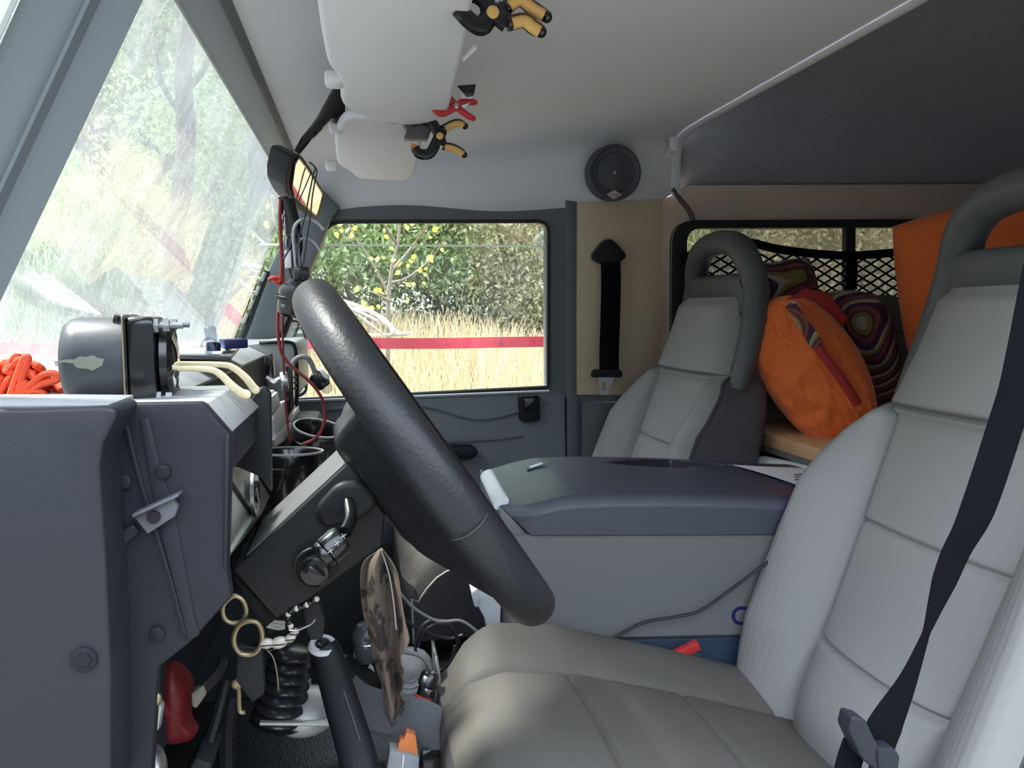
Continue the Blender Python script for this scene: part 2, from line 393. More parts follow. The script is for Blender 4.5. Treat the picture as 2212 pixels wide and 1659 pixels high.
# headliner: moulded shell, rising rearwards and rolling down over both sides
def zc(x): return .315 + .120*min(1, max(0, (x+.13)/.92))**.75
def zb(x):
    return .247 + .006*sin(x*14) + (.05*max(0, (x-.66)/.13)**1.4 if x > .66 else 0)
def headliner(u, v):
    x = -.128 + u*.918; c = (v*2-1); s = math.copysign(1-(1-abs(c))**2, c); y = 1.16+s*.712
    k = (1-abs(s)**14)**(1/(2.6+5*u)) if abs(s) < 1 else 0
    z = zb(x)+(zc(x)-zb(x))*k
    if x < .02: z -= .02*((.02-x)/.148)**2
    return Vector((x, y, z))
m = MB().grid(headliner, 60, 80)
o = struct('ceiling', m, M_head); md = o.modifiers.new('s', 'SOLIDIFY'); md.thickness = .012; md.offset = 1
lab(o, 'pale grey moulded headliner over the front seats')
# rolled rear lip of the headliner
pts = [headliner(1, v/60)+Vector((.004, 0, -.004)) for v in range(61)]
lab(struct('trim_1', MB().tube(pts, .006, 8, flat=(.013, .003), up=(1, 0, 0)), M_head), 'pale grey rolled rear edge of the headliner')
# windscreen header strip
hd = [(-.165, .295), (-.118, .287), (-.112, .305), (-.16, .34)]
lab(struct('trim_2', MB().prism([(x, YL-.02, z) for x, z in hd], (0, YR-YL+.06, 0), .004), M_paint), 'dark grey windscreen header strip across the cab')
# near A-pillar, flat panel with a raised ridge, between the camera and the windscreen
def pil(px0, py0, px1, py1, Y): return at(px0, py0, Y=Y), at(px1, py1, Y=Y)
a0, a1 = at(328, -40, Y=.47), at(-60, 780, Y=.47)
b0, b1 = at(62, -40, Y=.445), at(-190, 520, Y=.445)
m = MB(); top = .06
def lin(p, q, t): return p*(1-t)+q*t
A = [lin(a0, a1, -.12), lin(a0, a1, 1.0)]; B = [lin(b0, b1, -.12), lin(b0, b1, 1.0)]
sec = []
for k in (0, 1):
    p, q = A[k], B[k]; w = q-p
    sec.append([p+p.normalized()*.05, p, p+w*.36, p+w*.40+Vector((0, -.006, 0)), p+w*.44+Vector((0, -.006, 0)), p+w*.49, p+w*.96, q, q+Vector((0, .05, 0))])
n = len(sec[0]); m.add(sec[0]+sec[1], [(i, (i+1) % n, n+(i+1) % n, n+i) for i in range(n)]+[tuple(range(n)), tuple(range(2*n-1, n-1, -1))])
lab(struct('wall_front', m, M_paint, sharp=25), 'dark grey-green windscreen pillar nearest the viewer')
m = MB().tube([B[0]+Vector((-.003, -.004, 0)), B[1]+Vector((-.003, -.004, 0))], .0035, 8)
lab(struct('trim_3', m, mat('pale_highlight_edge', (.55, .57, .58), .35)), 'drip rail coloured pale as a highlight along the outer edge of the near pillar')  # highlight along the rail put into its pale colour
# windscreen pane
h0 = Vector((-.150, YL-.0, .315)); h1 = Vector((-.150, 1.99, .315)); l0 = Vector((-.36, YL, -.14)); l1 = Vector((-.343, 1.99, -.14))
m = MB().add([h0, h1, l1, l0, h0+Vector((-.006, 0, .001)), h1+Vector((-.006, 0, .001)), l1+Vector((-.006, 0, .001)), l0+Vector((-.006, 0, .001))],
             [(0, 1, 2, 3), (7, 6, 5, 4), (0, 3, 7, 4), (1, 5, 6, 2), (0, 4, 5, 1), (3, 2, 6, 7)])
lab(struct('window_1', m, M_screen, smooth=False), 'dusty rain-streaked windscreen')
# far A-pillar
P = [(700, 412), (735, 447), (716, 470), (668, 590), (602, 722), (588, 760), (505, 760), (530, 700), (566, 610), (610, 520), (640, 405)]
m = MB().prism([at(x, y, Y=1.84) for x, y in P], (0, .07, 0), .006)
lab(struct('wall_corner', m, M_paint), 'dark grey pillar between windscreen and passenger door')
m = MB().tube(smooth_path([at(577, 585, Y=1.80), at(556, 640, Y=1.80), at(538, 690, Y=1.80), at(520, 735, Y=1.80)]), .008, 8)
lab(struct('trim_4', m, M_seal), 'black rubber windscreen seal at the passenger side')
m = MB()
for i in range(4):
    p = at(569-i*13, 598+i*30, Y=1.79); m.box(p, (.008, .008, .022), Matrix.Rotation(.42, 3, 'Y'), .002)
lab(struct('trim_5', m, M_alu), 'row of metal clips along the passenger-side windscreen seal')
# outer side walls and roof skins that close the cab
m = MB()
m.box((.10, YR+.10, -.62), (1.3, .05, .72)).box((1.70, YR+.06, -.66), (2.1, .05, .98)).box((.7, YR+.07, .34), (1.9, .05, .16))
lab(struct('wall_right', m, M_paint), 'outer passenger-side body panel')
# rear compartment
m = MB().box((1.69, YL, -.1), (1.9, .05, 1.3)).box((2.62, 1.16, -.2), (.08, 1.8, 1.5))
lab(struct('wall_back', m, M_lining), 'dark rear body walls of the load area')
def rear_roof(u, v):
    x = .80+u*1.85; c = v*2-1; y = 1.16+c*.745; k = (1-abs(c)**4)**(1/2.2) if abs(c) < 1 else 0
    return Vector((x, y, .298+.25*k))
o = struct('ceiling_rear', MB().grid(rear_roof, 12, 50), M_lining); md = o.modifiers.new('s', 'SOLIDIFY'); md.thickness = .02; md.offset = 1
lab(o, 'charcoal felt lining of the rear roof')
# bulkhead step above the headliner's rear edge
def step(u, v):
    a = headliner(1, u) + Vector((.012, 0, .0)); b = rear_roof(0, u)+Vector((.0, 0, .02))
    return a*(1-v)+b*v
lab(struct('trim_6', MB().grid(step, 60, 3), M_head), 'step between headliner and rear roof lining')
# brown veneer strip and quarter panel above the rear side window
def pxloop(P, Y, r=0, n=4):
    P = rounded(P, r, n) if r else P
    return [at(x, y, Y=Y) for x, y in P]
m = MB().prism(pxloop([(1444, 425), (1492, 400), (2700, 396), (2700, 482), (1500, 484), (1476, 500), (1472, 900), (1425, 900), (1425, 430)], 1.885), (0, .03, 0))
lab(struct('wall_side', m, M_brown), 'brown veneered strip above the rear side window')
m = MB().tube(smooth_path([at(1452, 408, Y=1.87), at(1470, 432, Y=1.875), at(1488, 455, Y=1.875), at(1497, 478, Y=1.875)]), .006, 6)
solo('zip_cord', m, M_seatside, 'dark twisted cord hanging from the headliner corner over the brown panel', 'cord')
# rear side window
inner = quad_loop([(1484, 493), (2560, 488), (2560, 860), (1484, 860)], 34)
outer = quad_loop([(1452, 476), (2590, 470), (2590, 900), (1452, 900)], 52)
w2 = struct('window_2', MB().ring_plate([at(p.x, p.y, Y=1.868) for p in inner], [at(p.x, p.y, Y=1.868) for p in outer], (0, .03, 0)), M_seal, label='black-framed sliding rear side window with tinted glass')
struct('mullion', MB().prism(pxloop([(1828, 488), (1849, 488), (1848, 700), (1828, 700)], 1.865), (0, .02, 0), .002), M_seal, w2)
struct('pane', MB().prism(pxloop([(1470, 485), (2575, 480), (2575, 870), (1470, 870)], 1.893), (0, .004, 0)), M_tint, w2, smooth=False)
# passenger door
inner = quad_loop([(708, 479), (1185, 478), (1184, 836), (560, 868)], [34, 26, 5, 10])
outer = quad_loop([(655, 428), (1222, 432), (1224, 862), (505, 885)], [20, 10, 6, 10])
d = struct('door_1', MB().ring_plate([at(p.x, p.y, Y=1.872) for p in inner], [at(p.x, p.y, Y=1.872) for p in outer], (0, .045, 0)), M_paint, label='dark grey passenger door with its window')
struct('window_rubber', MB().tube([at(p.x, p.y, Y=1.869) for p in inner], .0045, 6, closed=True), M_seal, d)
m = MB().prism(pxloop([(500, 869), (1186, 843), (1222, 850), (1226, 1180), (500, 1180)], 1.862), (0, .06, 0), .008)
m.tube(smooth_path([at(700, 885, Y=1.858), at(900, 875, Y=1.858), at(1040, 905, Y=1.858), at(1180, 868, Y=1.858)]), .004, 6)
m.prism([at(x, y, Y=1.855) for x, y in rounded([(960, 942), (1120, 934), (1130, 942), (1080, 950), (960, 958)], 4)], (0, .01, 0), .003)
card = struct('door_card', m, mat('grey_door_card', (.17, .19, .21), .6, bump=(600, .3, .0006)), d)
struct('waist_rail', MB().tube([at(560, 870, Y=1.86), at(1186, 845, Y=1.86)], .0035, 8), mat('bright_waist_rail', (.5, .52, .54), .3), d)
m = MB().prism([at(x, y, Y=1.845) for x, y in rounded([(1120, 855), (1166, 853), (1168, 910), (1124, 912)], 9)], (0, .02, 0), .003)
pl = struct('latch_plate', m, M_black, d)
struct('latch_lever', MB().prism([at(x, y, Y=1.838) for x, y in rounded([(1131, 862), (1158, 861), (1160, 886), (1134, 888)], 4)], (0, .012, 0), .002), M_gloss, pl)
m = MB().prism([at(x, y, Y=1.825) for x, y in rounded([(930, 968), (1022, 964), (1036, 978), (1024, 992), (930, 998)], 9)], (0, .04, 0), .006)
struct('pull_handle', m, M_black, d)
g = struct('pane', MB().prism([at(x, y, Y=1.905) for x, y in [(560, 528), (1200, 532), (1200, 880), (545, 890)]], (0, .004, 0)), M_pane, d, smooth=False)
struct('pane_edge', MB().tube([at(560, 528, Y=1.907), at(1200, 532, Y=1.907)], .0026, 6), leaf_mat('glow_coloured_glass_edge', (.85, .92, .86), (.85, .92, .86), .6), g)  # bright green-white glow of the pane's edge put into a pale translucent colour
# B-post, plywood panel
m = MB().prism(pxloop([(1222, 432), (1248, 436), (1248, 1250), (1226, 1250)], 1.868), (0, .05, 0), .003).prism(pxloop([(1180, 466), (1200, 466), (1200, 850), (1180, 850)], 1.90), (0, .03, 0))
m.prism(pxloop([(1246, 852), (1430, 852), (1430, 1350), (1246, 1350)], 1.885), (0, .03, 0)).prism(pxloop(rounded([(1256, 868), (1340, 868), (1340, 1000), (1256, 1000)], 6), 1.878), (0, .01, 0), .003)
m.prism(pxloop([(1170, 850), (1246, 850), (1246, 1400), (1170, 1400)], 1.90), (0, .02, 0))
lab(struct('trim_7', m, M_paint), 'dark grey door post behind the passenger door')
m = MB().prism([at(x, y, Y=1.868) for x, y in [(1246, 438), (1432, 430), (1425, 853), (1243, 853)]], (0, .014, 0), .0015)
m.cyl(at(1424, 456, Y=1.867), (0, -1, 0), .0035, .003, 12)
solo('plywood_panel', m, M_ply, 'plain pale plywood board beside the passenger door, behind the hanging seat belt', 'board')
# floor, tunnel, bulkhead, seat box
m = MB().box((.85, 1.16, -.985), (3.2, 1.62, .03)); lab(struct('floor', m, M_carpet), 'black rubber-covered cab floor')
m = MB().prism([(-.75, .46, -.97), (-.45, .46, -.97), (-.36, .46, -.6), (-.36, .46, -.12), (-.75, .46, -.12)], (0, 1.50, 0))
lab(struct('wall_bulkhead', m, M_carpet), 'dark engine bulkhead behind the dashboard')
m = MB().prism([(-.40, .985, -.97), (-.40, 1.03, -.63), (-.40, 1.29, -.63), (-.40, 1.36, -.97)], (.62, 0, .0), .03, 3)
lab(struct('trim_8', m, M_tunnel), 'black vinyl gearbox tunnel cover')
m = MB().box((.58, 1.16, -.80), (1.0, 1.46, .34), None, .02); lab(struct('trim_9', m, M_black), 'black seat box under the seats')
m = MB().box((-1.25, 1.15, -.36), (1.1, 1.45, .10), None, .03); lab(struct('trim_10', m, M_paint), 'dark grey bonnet beyond the windscreen')
m = MB().box((.80, .425, -.30), (.10, .05, 1.25), None, .01)
lab(struct('trim_12', m, M_paint), "dark grey door post behind the driver's door opening")
m = MB().box((.33, .395, .30), (1.10, .03, .06), None, .008)
lab(struct('trim_13', m, M_paint), "dark grey rail above the driver's door opening")
# ================================================================== outside: rising bank of straw, shrubs, trees
rng = np.random.default_rng(7); random.seed(7)
def terr(x, y):
    """height of the ground relative to the eye"""
    t = min(1, max(0, (y-2.6)/4.5)); s = t*t*(3-2*t)
    return -1.5 + .95*s + .03*sin(x*1.7+y*.8)*t + .10*max(0, y-8)
m = MB().grid(lambda u, v: Vector((-14+28*u, -6+36*v, terr(-14+28*u, -6+36*v))), 80, 100)
lab(struct('ground', m, M_soil, fixn=False), 'straw-covered rising ground outside')
def np_mesh(name, V, F, m):
    me = bpy.data.meshes.new(name); V = np.asarray(V, dtype=np.float32); F = np.asarray(F, dtype=np.int32)
    k = F.shape[1]; me.vertices.add(len(V)); me.vertices.foreach_set('co', V.ravel()); me.loops.add(F.size); me.loops.foreach_set('vertex_index', F.ravel())
    me.polygons.add(len(F)); me.polygons.foreach_set('loop_start', np.arange(len(F), dtype=np.int32)*k); me.polygons.foreach_set('loop_total', np.full(len(F), k, dtype=np.int32))
    me.materials.append(m); me.update(); me.validate(); return me
def put(name, me, loc, label, cat, group=None, kind=None, parent=None):
    o = bpy.data.objects.new(name, me); scene.collection.objects.link(o); w = Vector(loc)+Vector((0, 0, H)); WL[o.name] = w
    if parent is not None: o.parent = parent; o.location = w-world_loc(parent)
    else: o.location = w; tag(o, label, cat, group, kind)
    return o
# dry grass: one uncountable mass
N = 60000
gx = rng.uniform(-7, 8, N); gy = 2.5+rng.uniform(0, 1, N)**.8*5.6; gh = rng.uniform(.22, .62, N)*(.75+.25*np.sin(gx*2+gy))
gz = np.array([terr(a, b) for a, b in zip(gx, gy)])+H
ang = rng.uniform(0, 2*pi, N); lean = rng.uniform(.05, .45, N)*gh; la = rng.uniform(0, 2*pi, N); w = rng.uniform(.003, .007, N)
b0 = np.stack([gx-np.cos(ang)*w, gy-np.sin(ang)*w, gz-.02], 1); b1 = np.stack([gx+np.cos(ang)*w, gy+np.sin(ang)*w, gz-.02], 1)
mx = gx+np.cos(la)*lean*.4; my = gy+np.sin(la)*lean*.4; mz = gz+gh*.6
c0 = np.stack([mx-np.cos(ang)*w*.8, my-np.sin(ang)*w*.8, mz], 1); c1 = np.stack([mx+np.cos(ang)*w*.8, my+np.sin(ang)*w*.8, mz], 1)
tx = gx+np.cos(la)*lean; ty = gy+np.sin(la)*lean; tz = gz+gh
t0 = np.stack([tx-np.cos(ang)*w*.3, ty-np.sin(ang)*w*.3, tz], 1); t1 = np.stack([tx+np.cos(ang)*w*.3, ty+np.sin(ang)*w*.3, tz], 1)
V = np.stack([b0, b1, c0, c1, t0, t1], 1).reshape(-1, 3); i6 = np.arange(N)*6
F = np.concatenate([np.stack([i6, i6+1, i6+3, i6+2], 1), np.stack([i6+2, i6+3, i6+5, i6+4], 1)])
me = np_mesh('dry_grass', V, F, M_grass); o = bpy.data.objects.new('dry_grass', me); scene.collection.objects.link(o)
tag(o, 'tall dry straw-coloured grass covering the bank outside', 'grass', kind='stuff')
# shrubs and trees
def crown_mesh(name, n, rx, ry, rz, leaf, m, clumps, up=False, seed=1):
    r = np.random.default_rng(seed)
    cc = r.normal(size=(clumps, 3)); cc /= np.linalg.norm(cc, axis=1)[:, None]; cc *= r.uniform(.35, .95, clumps)[:, None]*np.array([rx, ry, rz]); cr = r.uniform(.22, .45, clumps)*min(rx, rz)
    k = r.integers(0, clumps, n); d = r.normal(size=(n, 3)); d /= np.linalg.norm(d, axis=1)[:, None]
    P = cc[k]+d*cr[k][:, None]*r.uniform(.55, 1.05, n)[:, None]; P[:, 2] += rz
    a = r.normal(size=(n, 3));
    if up: a = a*.35+np.array([0, 0, 1.0])
    a /= np.linalg.norm(a, axis=1)[:, None]; b = np.cross(a, r.normal(size=(n, 3))); b /= np.linalg.norm(b, axis=1)[:, None]
    L = r.uniform(.6, 1.3, n)[:, None]*leaf; W = L*(.13 if up else .42)
    V = np.stack([P-a*L*.5, P+b*W*.5, P+a*L*.5, P-b*W*.5], 1).reshape(-1, 3); i4 = np.arange(n)*4
    return np_mesh(name, V, np.stack([i4, i4+1, i4+2, i4+3], 1), m)
def trunk_mb(base, h, r, seed, nb=5):
    R = random.Random(seed); m = MB(); b = Vector(base); pts = [b+Vector((R.uniform(-.05, .05)*i, R.uniform(-.05, .05)*i, h*i/5)) for i in range(6)]
    m.tube(smooth_path(pts, 3), [r*(1-.7*i/15) for i in range(16)], 8)
    for k in range(nb):
        s = pts[1+k % 4]; a = R.uniform(0, 6.28); L = h*R.uniform(.3, .6)
        m.tube(smooth_path([s, s+Vector((cos(a)*L*.4, sin(a)*L*.4, L*.35)), s+Vector((cos(a)*L*.7, sin(a)*L*.7, L*.9))], 4), [r*.4*(1-.85*i/8) for i in range(9)], 6)
    return m
cm = [crown_mesh('crown_a', 16000, 1.5, 1.1, 1.5, .075, M_leafg, 26, seed=3), crown_mesh('crown_b', 16000, 1.6, 1.2, 1.9, .08, M_leafd, 30, seed=4),
      crown_mesh('crown_c', 14000, 1.3, 1.0, 1.3, .07, M_leafb, 24, seed=5), crown_mesh('crown_d', 16000, 1.0, .9, 1.5, .20, M_leafg, 18, True, 6)]
kinds = ['leafy bright green shrub', 'dark green dense tree', 'olive and brown autumn shrub', 'feathery pale green pine sapling']
spec = [(at(-40, 300, Y=10.5).x, 10.5, 2.3, 1, .6, 'tallest, beyond the top of the near pillar'),
   # x, y, scale, kind, height offset, where
 (-5.6, 8.6, 1.25, 1, 0, 'at the far left of the view, beyond the near pillar'), (-4.0, 8.0, 1.0, 3, 0, 'in the left part of the windscreen'), (-2.6, 9.2, 1.2, 2, 0, 'low behind the windscreen centre'),
 (-1.3, 8.4, .95, 0, 0, 'just left of the passenger window'), (.0, 8.6, .95, 0, 0, 'at the left of the passenger window'), (1.0, 9.3, 1.05, 1, 0, 'in the middle of the passenger window'),
 (2.0, 8.7, .9, 2, 0, 'right of the middle of the passenger window'), (2.75, 7.4, .62, 3, 0, 'at the right edge of the passenger window'), (3.9, 8.6, 1.1, 1, 0, 'behind the plywood panel'),
 (5.6, 8.0, 1.1, 2, 0, 'seen through the left half of the rear side window'), (7.4, 8.4, 1.2, 1, 0, 'seen through the right half of the rear side window'), (9.2, 8.6, 1.3, 2, 0, 'beyond the rear end of the side window'),
 (-4.6, 11.5, 1.9, 1, 0, 'tall behind the left shrubs'), (-2.2, 12.0, 1.9, 0, 0, 'tall behind the windscreen centre'), (.2, 12.0, 1.8, 2, 0, 'tall behind the passenger window, left'), (2.6, 12.2, 1.8, 0, 0, 'tall behind the passenger window, right'),
 (5.2, 12.0, 1.9, 1, 0, 'tall behind the rear window shrubs'), (8.2, 12.5, 2.1, 2, 0, 'tall at the rear right'), (-7.6, 11.0, 2.1, 2, 0, 'tall at the left end'), (-3.3, 9.0, .8, 0, 1.9, 'upper foliage in the windscreen'), (at(110, 640, Y=6.9).x, 6.9, .62, 3, -.25, 'low and nearest at the left')]
for i, (x, y, s, k, dz, where) in enumerate(spec):
    b = Vector((x, y, terr(x, y)-.15))
    t = thing(['green_shrub', 'dense_tree', 'autumn_shrub', 'pine_sapling'][k], kinds[k]+' '+where, 'tree' if (s > 1.5 or k in (1, 3)) else 'shrub', b, 'trees and shrubs beyond the grass')
    c = put('crown', cm[k], b+Vector((0, 0, .1+dz)), None, None, parent=t); c.scale = (s, s, s*1.15); c.rotation_euler.z = i*1.9
    link('trunk', trunk_mb(b, 1.6*s+dz, .06*s, i), M_bark, t)
# sparse young tree with yellow leaves, its bare branches, in the passenger window
b = at(830, 745, Y=5.2); b = Vector((b.x, 5.2, terr(b.x, 5.2)-.05)); t = thing('young_poplar', 'thin young tree with a few big yellow leaves in the passenger window', 'tree', b)
m = MB(); R = random.Random(5); tips = []
def br(pts, r): m.tube(smooth_path(pts, 5), [r*(1-.7*i/((len(pts)-1)*5)) for i in range((len(pts)-1)*5+1)], 6)
Yt = 5.2
br([b, at(838, 690, Y=Yt), at(845, 590, Y=Yt), at(860, 520, Y=Yt), at(868, 420, Y=Yt)], .019)
for q in ([(842, 640), (800, 560), (760, 500), (740, 430)], [(850, 580), (900, 520), (930, 470), (935, 420)], [(845, 610), (880, 600), (930, 560), (960, 520)], [(842, 650), (800, 630), (790, 640)], [(858, 530), (820, 470), (800, 420)]):
    br([at(x, y, Y=Yt+R.uniform(-.2, .2)) for x, y in q], .010); tips += q[1:]
link('trunk', m, M_bark, t)
m = MB()
for k in range(70):
    q = R.choice(tips+[(826, 690), (830, 680), (890, 560), (880, 540), (840, 550)]); p = at(q[0]+R.gauss(0, 20), q[1]+R.gauss(0, 20), Y=Yt+R.uniform(-.25, .25))
    a = Vector((R.gauss(0, 1), R.gauss(0, .4), R.gauss(-.6, 1))).normalized(); s = a.cross(Vector((R.gauss(0, .3), 1, R.gauss(0, .3)))).normalized(); L = R.uniform(.03, .055)
    m.add([p, p+a*L*.15+s*L*.30, p+a*L*.45+s*L*.36, p+a*L, p+a*L*.45-s*L*.36, p+a*L*.15-s*L*.30], [(0, 1, 2, 3, 4, 5)])
link('leaves', m, M_leafy, t, fixn=False, smooth=False)
# bleached fallen branches
m = MB(); Yb = 4.3
for q, r in [([(700, 640), (770, 660), (830, 690), (850, 720)], .012), ([(700, 655), (760, 665), (800, 672), (845, 705)], .012), ([(720, 650), (790, 680), (860, 716)], .009), ([(730, 690), (790, 722), (880, 722)], .009), ([(760, 670), (800, 700), (830, 725)], .007), ([(680, 725), (780, 726), (890, 719)], .008)]:
    m.tube(smooth_path([at(x, y, Y=Yb+.1*R.random()) for x, y in q], 5), r, 6)
solo('fallen_branch', m, M_dead, 'bleached dead branches lying in the dry grass behind the steering wheel', 'branch')
# dark trunk with a curling branch, seen through the windscreen
m = MB(); R = random.Random(8); Yq = 6.2
b = at(372, 640, Y=Yq); pts = smooth_path([Vector((b.x, Yq, terr(b.x, Yq)-.05)), at(374, 520, Y=Yq), at(392, 420, Y=Yq), at(402, 300, Y=Yq), at(396, 160, Y=Yq), at(412, 20, Y=Yq), at(420, -150, Y=Yq), at(440, -500, Y=Yq)], 5)
m.tube(pts, [.085-.04*i/len(pts) for i in range(len(pts))], 10)
for q, r_ in (([(398, 300), (372, 345), (352, 372), (340, 395)], .022), ([(352, 372), (358, 345), (340, 322), (305, 306)], .018), ([(396, 200), (440, 150), (470, 60)], .025), ([(400, 260), (350, 180), (330, 90)], .022), ([(376, 500), (410, 470), (450, 430), (470, 380)], .020)):
    m.tube(smooth_path([at(x, y, Y=Yq+R.uniform(-.1, .1)) for x, y in q], 6), r_, 7)
solo('bare_tree', m, mat('dark_mossy_bark', (.07, .065, .06), .9, bump=(30, .8, .01)), 'dark bare tree trunk with a curling branch seen through the windscreen', 'tree')
# barrier tape and its lettering
tape = [(-1400, 752), (-500, 752), (0, 753), (120, 754), (660, 742), (930, 742), (1200, 738), (1700, 736), (2600, 735)]
Yk = 2.75
pc = [at(x, y, Y=Yk) for x, y in tape]; pc = smooth_path(pc, 10); hw = .0195
m = MB(); n = len(pc); up = Vector((0, 0, 1))
V = []; 
for i, p in enumerate(pc):
    tw = .004*sin(i*.5); V += [p+up*hw+Vector((0, tw, 0)), p-up*hw-Vector((0, tw, 0)), p+up*hw+Vector((0, .0012+tw, 0)), p-up*hw+Vector((0, .0012-tw, 0))]
m.add(V, [q for i in range(n-1) for q in ((4*i, 4*i+1, 4*i+5, 4*i+4), (4*i+2, 4*i+6, 4*i+7, 4*i+3), (4*i, 4*i+4, 4*i+6, 4*i+2), (4*i+1, 4*i+3, 4*i+7, 4*i+5))])
tp = solo('barrier_tape', m, M_redtape, 'red plastic barrier tape stretched across the dry grass outside', 'tape')
def text_mb(s, org, ux, uz, size, ext=.0006, align='CENTER', bold=0):
    cu = bpy.data.curves.new('t', 'FONT'); cu.body = s; cu.size = 1; cu.align_x = align; cu.align_y = 'CENTER'; cu.extrude = 0; cu.resolution_u = 3; cu.offset = bold
    ob = bpy.data.objects.new('t', cu); scene.collection.objects.link(ob)
    dg = bpy.context.evaluated_depsgraph_get(); me = bpy.data.meshes.new_from_object(ob.evaluated_get(dg)); ux = Vector(ux).normalized(); uz = Vector(uz).normalized()
    mb = MB().add([Vector(org)+ux*v.co.x*size+uz*v.co.y*size for v in me.vertices], [tuple(p.vertices) for p in me.polygons])
    bpy.data.objects.remove(ob); bpy.data.curves.remove(cu); bpy.data.meshes.remove(me)
    nn = ux.cross(uz); nv = len(mb.v)
    return mb
M_ink = mat('faded_tape_ink', (.22, .06, .12), .6)
m = MB()
p = at(1083, 739, Y=Yk-.004); mm = text_mb('S', p, (1, 0, 0), (0, .0, 1), .030); m.add(mm.v, mm.f)
link('lettering', m, M_ink, tp, smooth=False, fixn=False)
m = MB().tube([at(x, y, Y=Yk-.005) for x, y in [(938, 733), (951, 748), (963, 738), (966, 741), (978, 735), (980, 738)]], .0007, 5)
link('crease', m, M_ink, tp)
# passenger door mirror outside
b = at(640, 860, Y=2.04); t = thing('door_mirror', 'black wing mirror outside the passenger window, its glass showing green', 'mirror', b)
lp = rounded([(612, 688), (648, 690), (662, 730), (664, 850), (640, 862), (608, 860)], 12)
link('housing', MB().prism([at(x, y, Y=2.03) for x, y in lp], (0.0, .03, 0), .004), M_black, t)
cx, cy = 636, 775
link('mirror_glass', MB().prism([at(cx+(x-cx)*.86, cy+(y-cy)*.92, Y=2.026) for x, y in lp], (0, .002, 0)), M_mirror, t)
# ================================================================== dashboard
db = thing('dashboard', 'black grained dashboard with grey top, lightened for windscreen light, running across the cab', 'dashboard', (-.25, 1.1, -.6))
YD = .52
e1 = at(435, 868, Y=YD); e2 = at(498, 937, Y=YD)
tz = -.058
# main cross-car body (passenger side steps back)
prof = [(-.37, tz-.02), (-.34, tz), (-.215, tz), (-.178, tz-.018), (-.175, -.17), (-.20, -.20), (-.20, -.42), (-.37, -.55)]
m = MB().prism([(x, .66, z) for x, z in prof], (0, 1.185, 0), .006)
bo = link('dash_body', m, M_dash, db)
prof = [(-.345, tz-.006), (-.34, tz+.0015), (-.214, tz+.0015), (-.176, tz-.0175), (-.178, tz-.022), (-.216, tz-.003)]
link('dash_top', MB().prism([(x, .662, z) for x, z in prof], (0, 1.183, 0), .001), M_dashtop, bo)
# driver's instrument cowl, with the bright top and the chamfer
prof = [(-.36, tz-.022), (-.34, tz-.002), (e1.x, tz-.002), (e2.x-.0015, e2.z-.001), (e2.x-.003, -.106), (-.17, -.116), (-.21, -.30), (-.36, -.44)]
m = MB().prism([(x, YD, z) for x, z in prof], (0, .145, 0), .003, 3)
cw = link('cowl', m, M_dash, db)
prof = [(-.34, tz-.004), (-.34, tz), (e1.x, tz), (e2.x, e2.z), (e2.x-.003, e2.z-.002), (e1.x-.002, tz-.004)]
link('cowl_top', MB().prism([(x, YD-.001, z) for x, z in prof], (0, .147, 0), .0012), M_dashtop, cw)
# dash end panel facing the door
P = [(268, 873), (430, 870), (440, 873), (497, 938), (500, 950), (491, 1232), (500, 1290), (415, 1385), (340, 1445), (325, 1700), (225, 1700), (225, 1000), (262, 905)]
m = MB().prism([at(x, y, Y=YD-.012) for x, y in P], (0, .012, 0), .002)
ep = lab(link('end_panel', m, M_dash, db), 'dark end panel facing the door opening')
# raised rib between two grooves, shallow step lines
m = MB()
m.prism([at(x, y, Y=YD-.0135) for x, y in [(300, 905), (322, 902), (352, 1030), (372, 1075), (420, 1330), (432, 1372), (402, 1390), (388, 1320), (338, 1120), (322, 1040)]], (0, .004, 0), .0015)
m.tube(smooth_path([at(x, y, Y=YD-.014) for x, y in [(270, 905), (292, 1000), (318, 1090), (370, 1260), (398, 1370)]], 4), .0012, 6)
link('rib', m, M_dash, ep)
m = MB().prism([at(x, y, Y=YD-.014) for x, y in [(484, 945), (496, 940), (490, 1230), (482, 1228)]], (0, .004, 0), .0012)
link('edge_strip', m, M_dash, ep)
m = MB().prism([at(x, y, Y=YD-.020) for x, y in [(284, 1112), (368, 1072), (384, 1095), (378, 1116), (318, 1155)]], (0, .006, 0), .0012)
m.prism([at(x, y, Y=YD-.026) for x, y in [(283, 1112), (386, 1066), (386, 1074), (285, 1120)]], (0, .012, 0), .001)
bk = link('bracket', m, mat('slate_plastic_bracket', (.10, .105, .12), .45), ep)
link('screw', MB().cyl(at(333, 1116, Y=YD-.020), (0, -1, 0), .004, .002, 12), M_black, bk)
for x, y in ((352, 1018), (340, 1368), (268, 1040)):
    link('screw', MB().cyl(at(x, y, Y=YD-.013), (0, -1, 0), .0048, .0025, 14, .0008), M_black, ep)
m = MB().prism([at(x, y, Y=YD-.016) for x, y in [(236, 1165), (288, 1132), (300, 1150), (246, 1200)]], (0, .004, 0), .001)
link('pad', m, M_dash, ep)
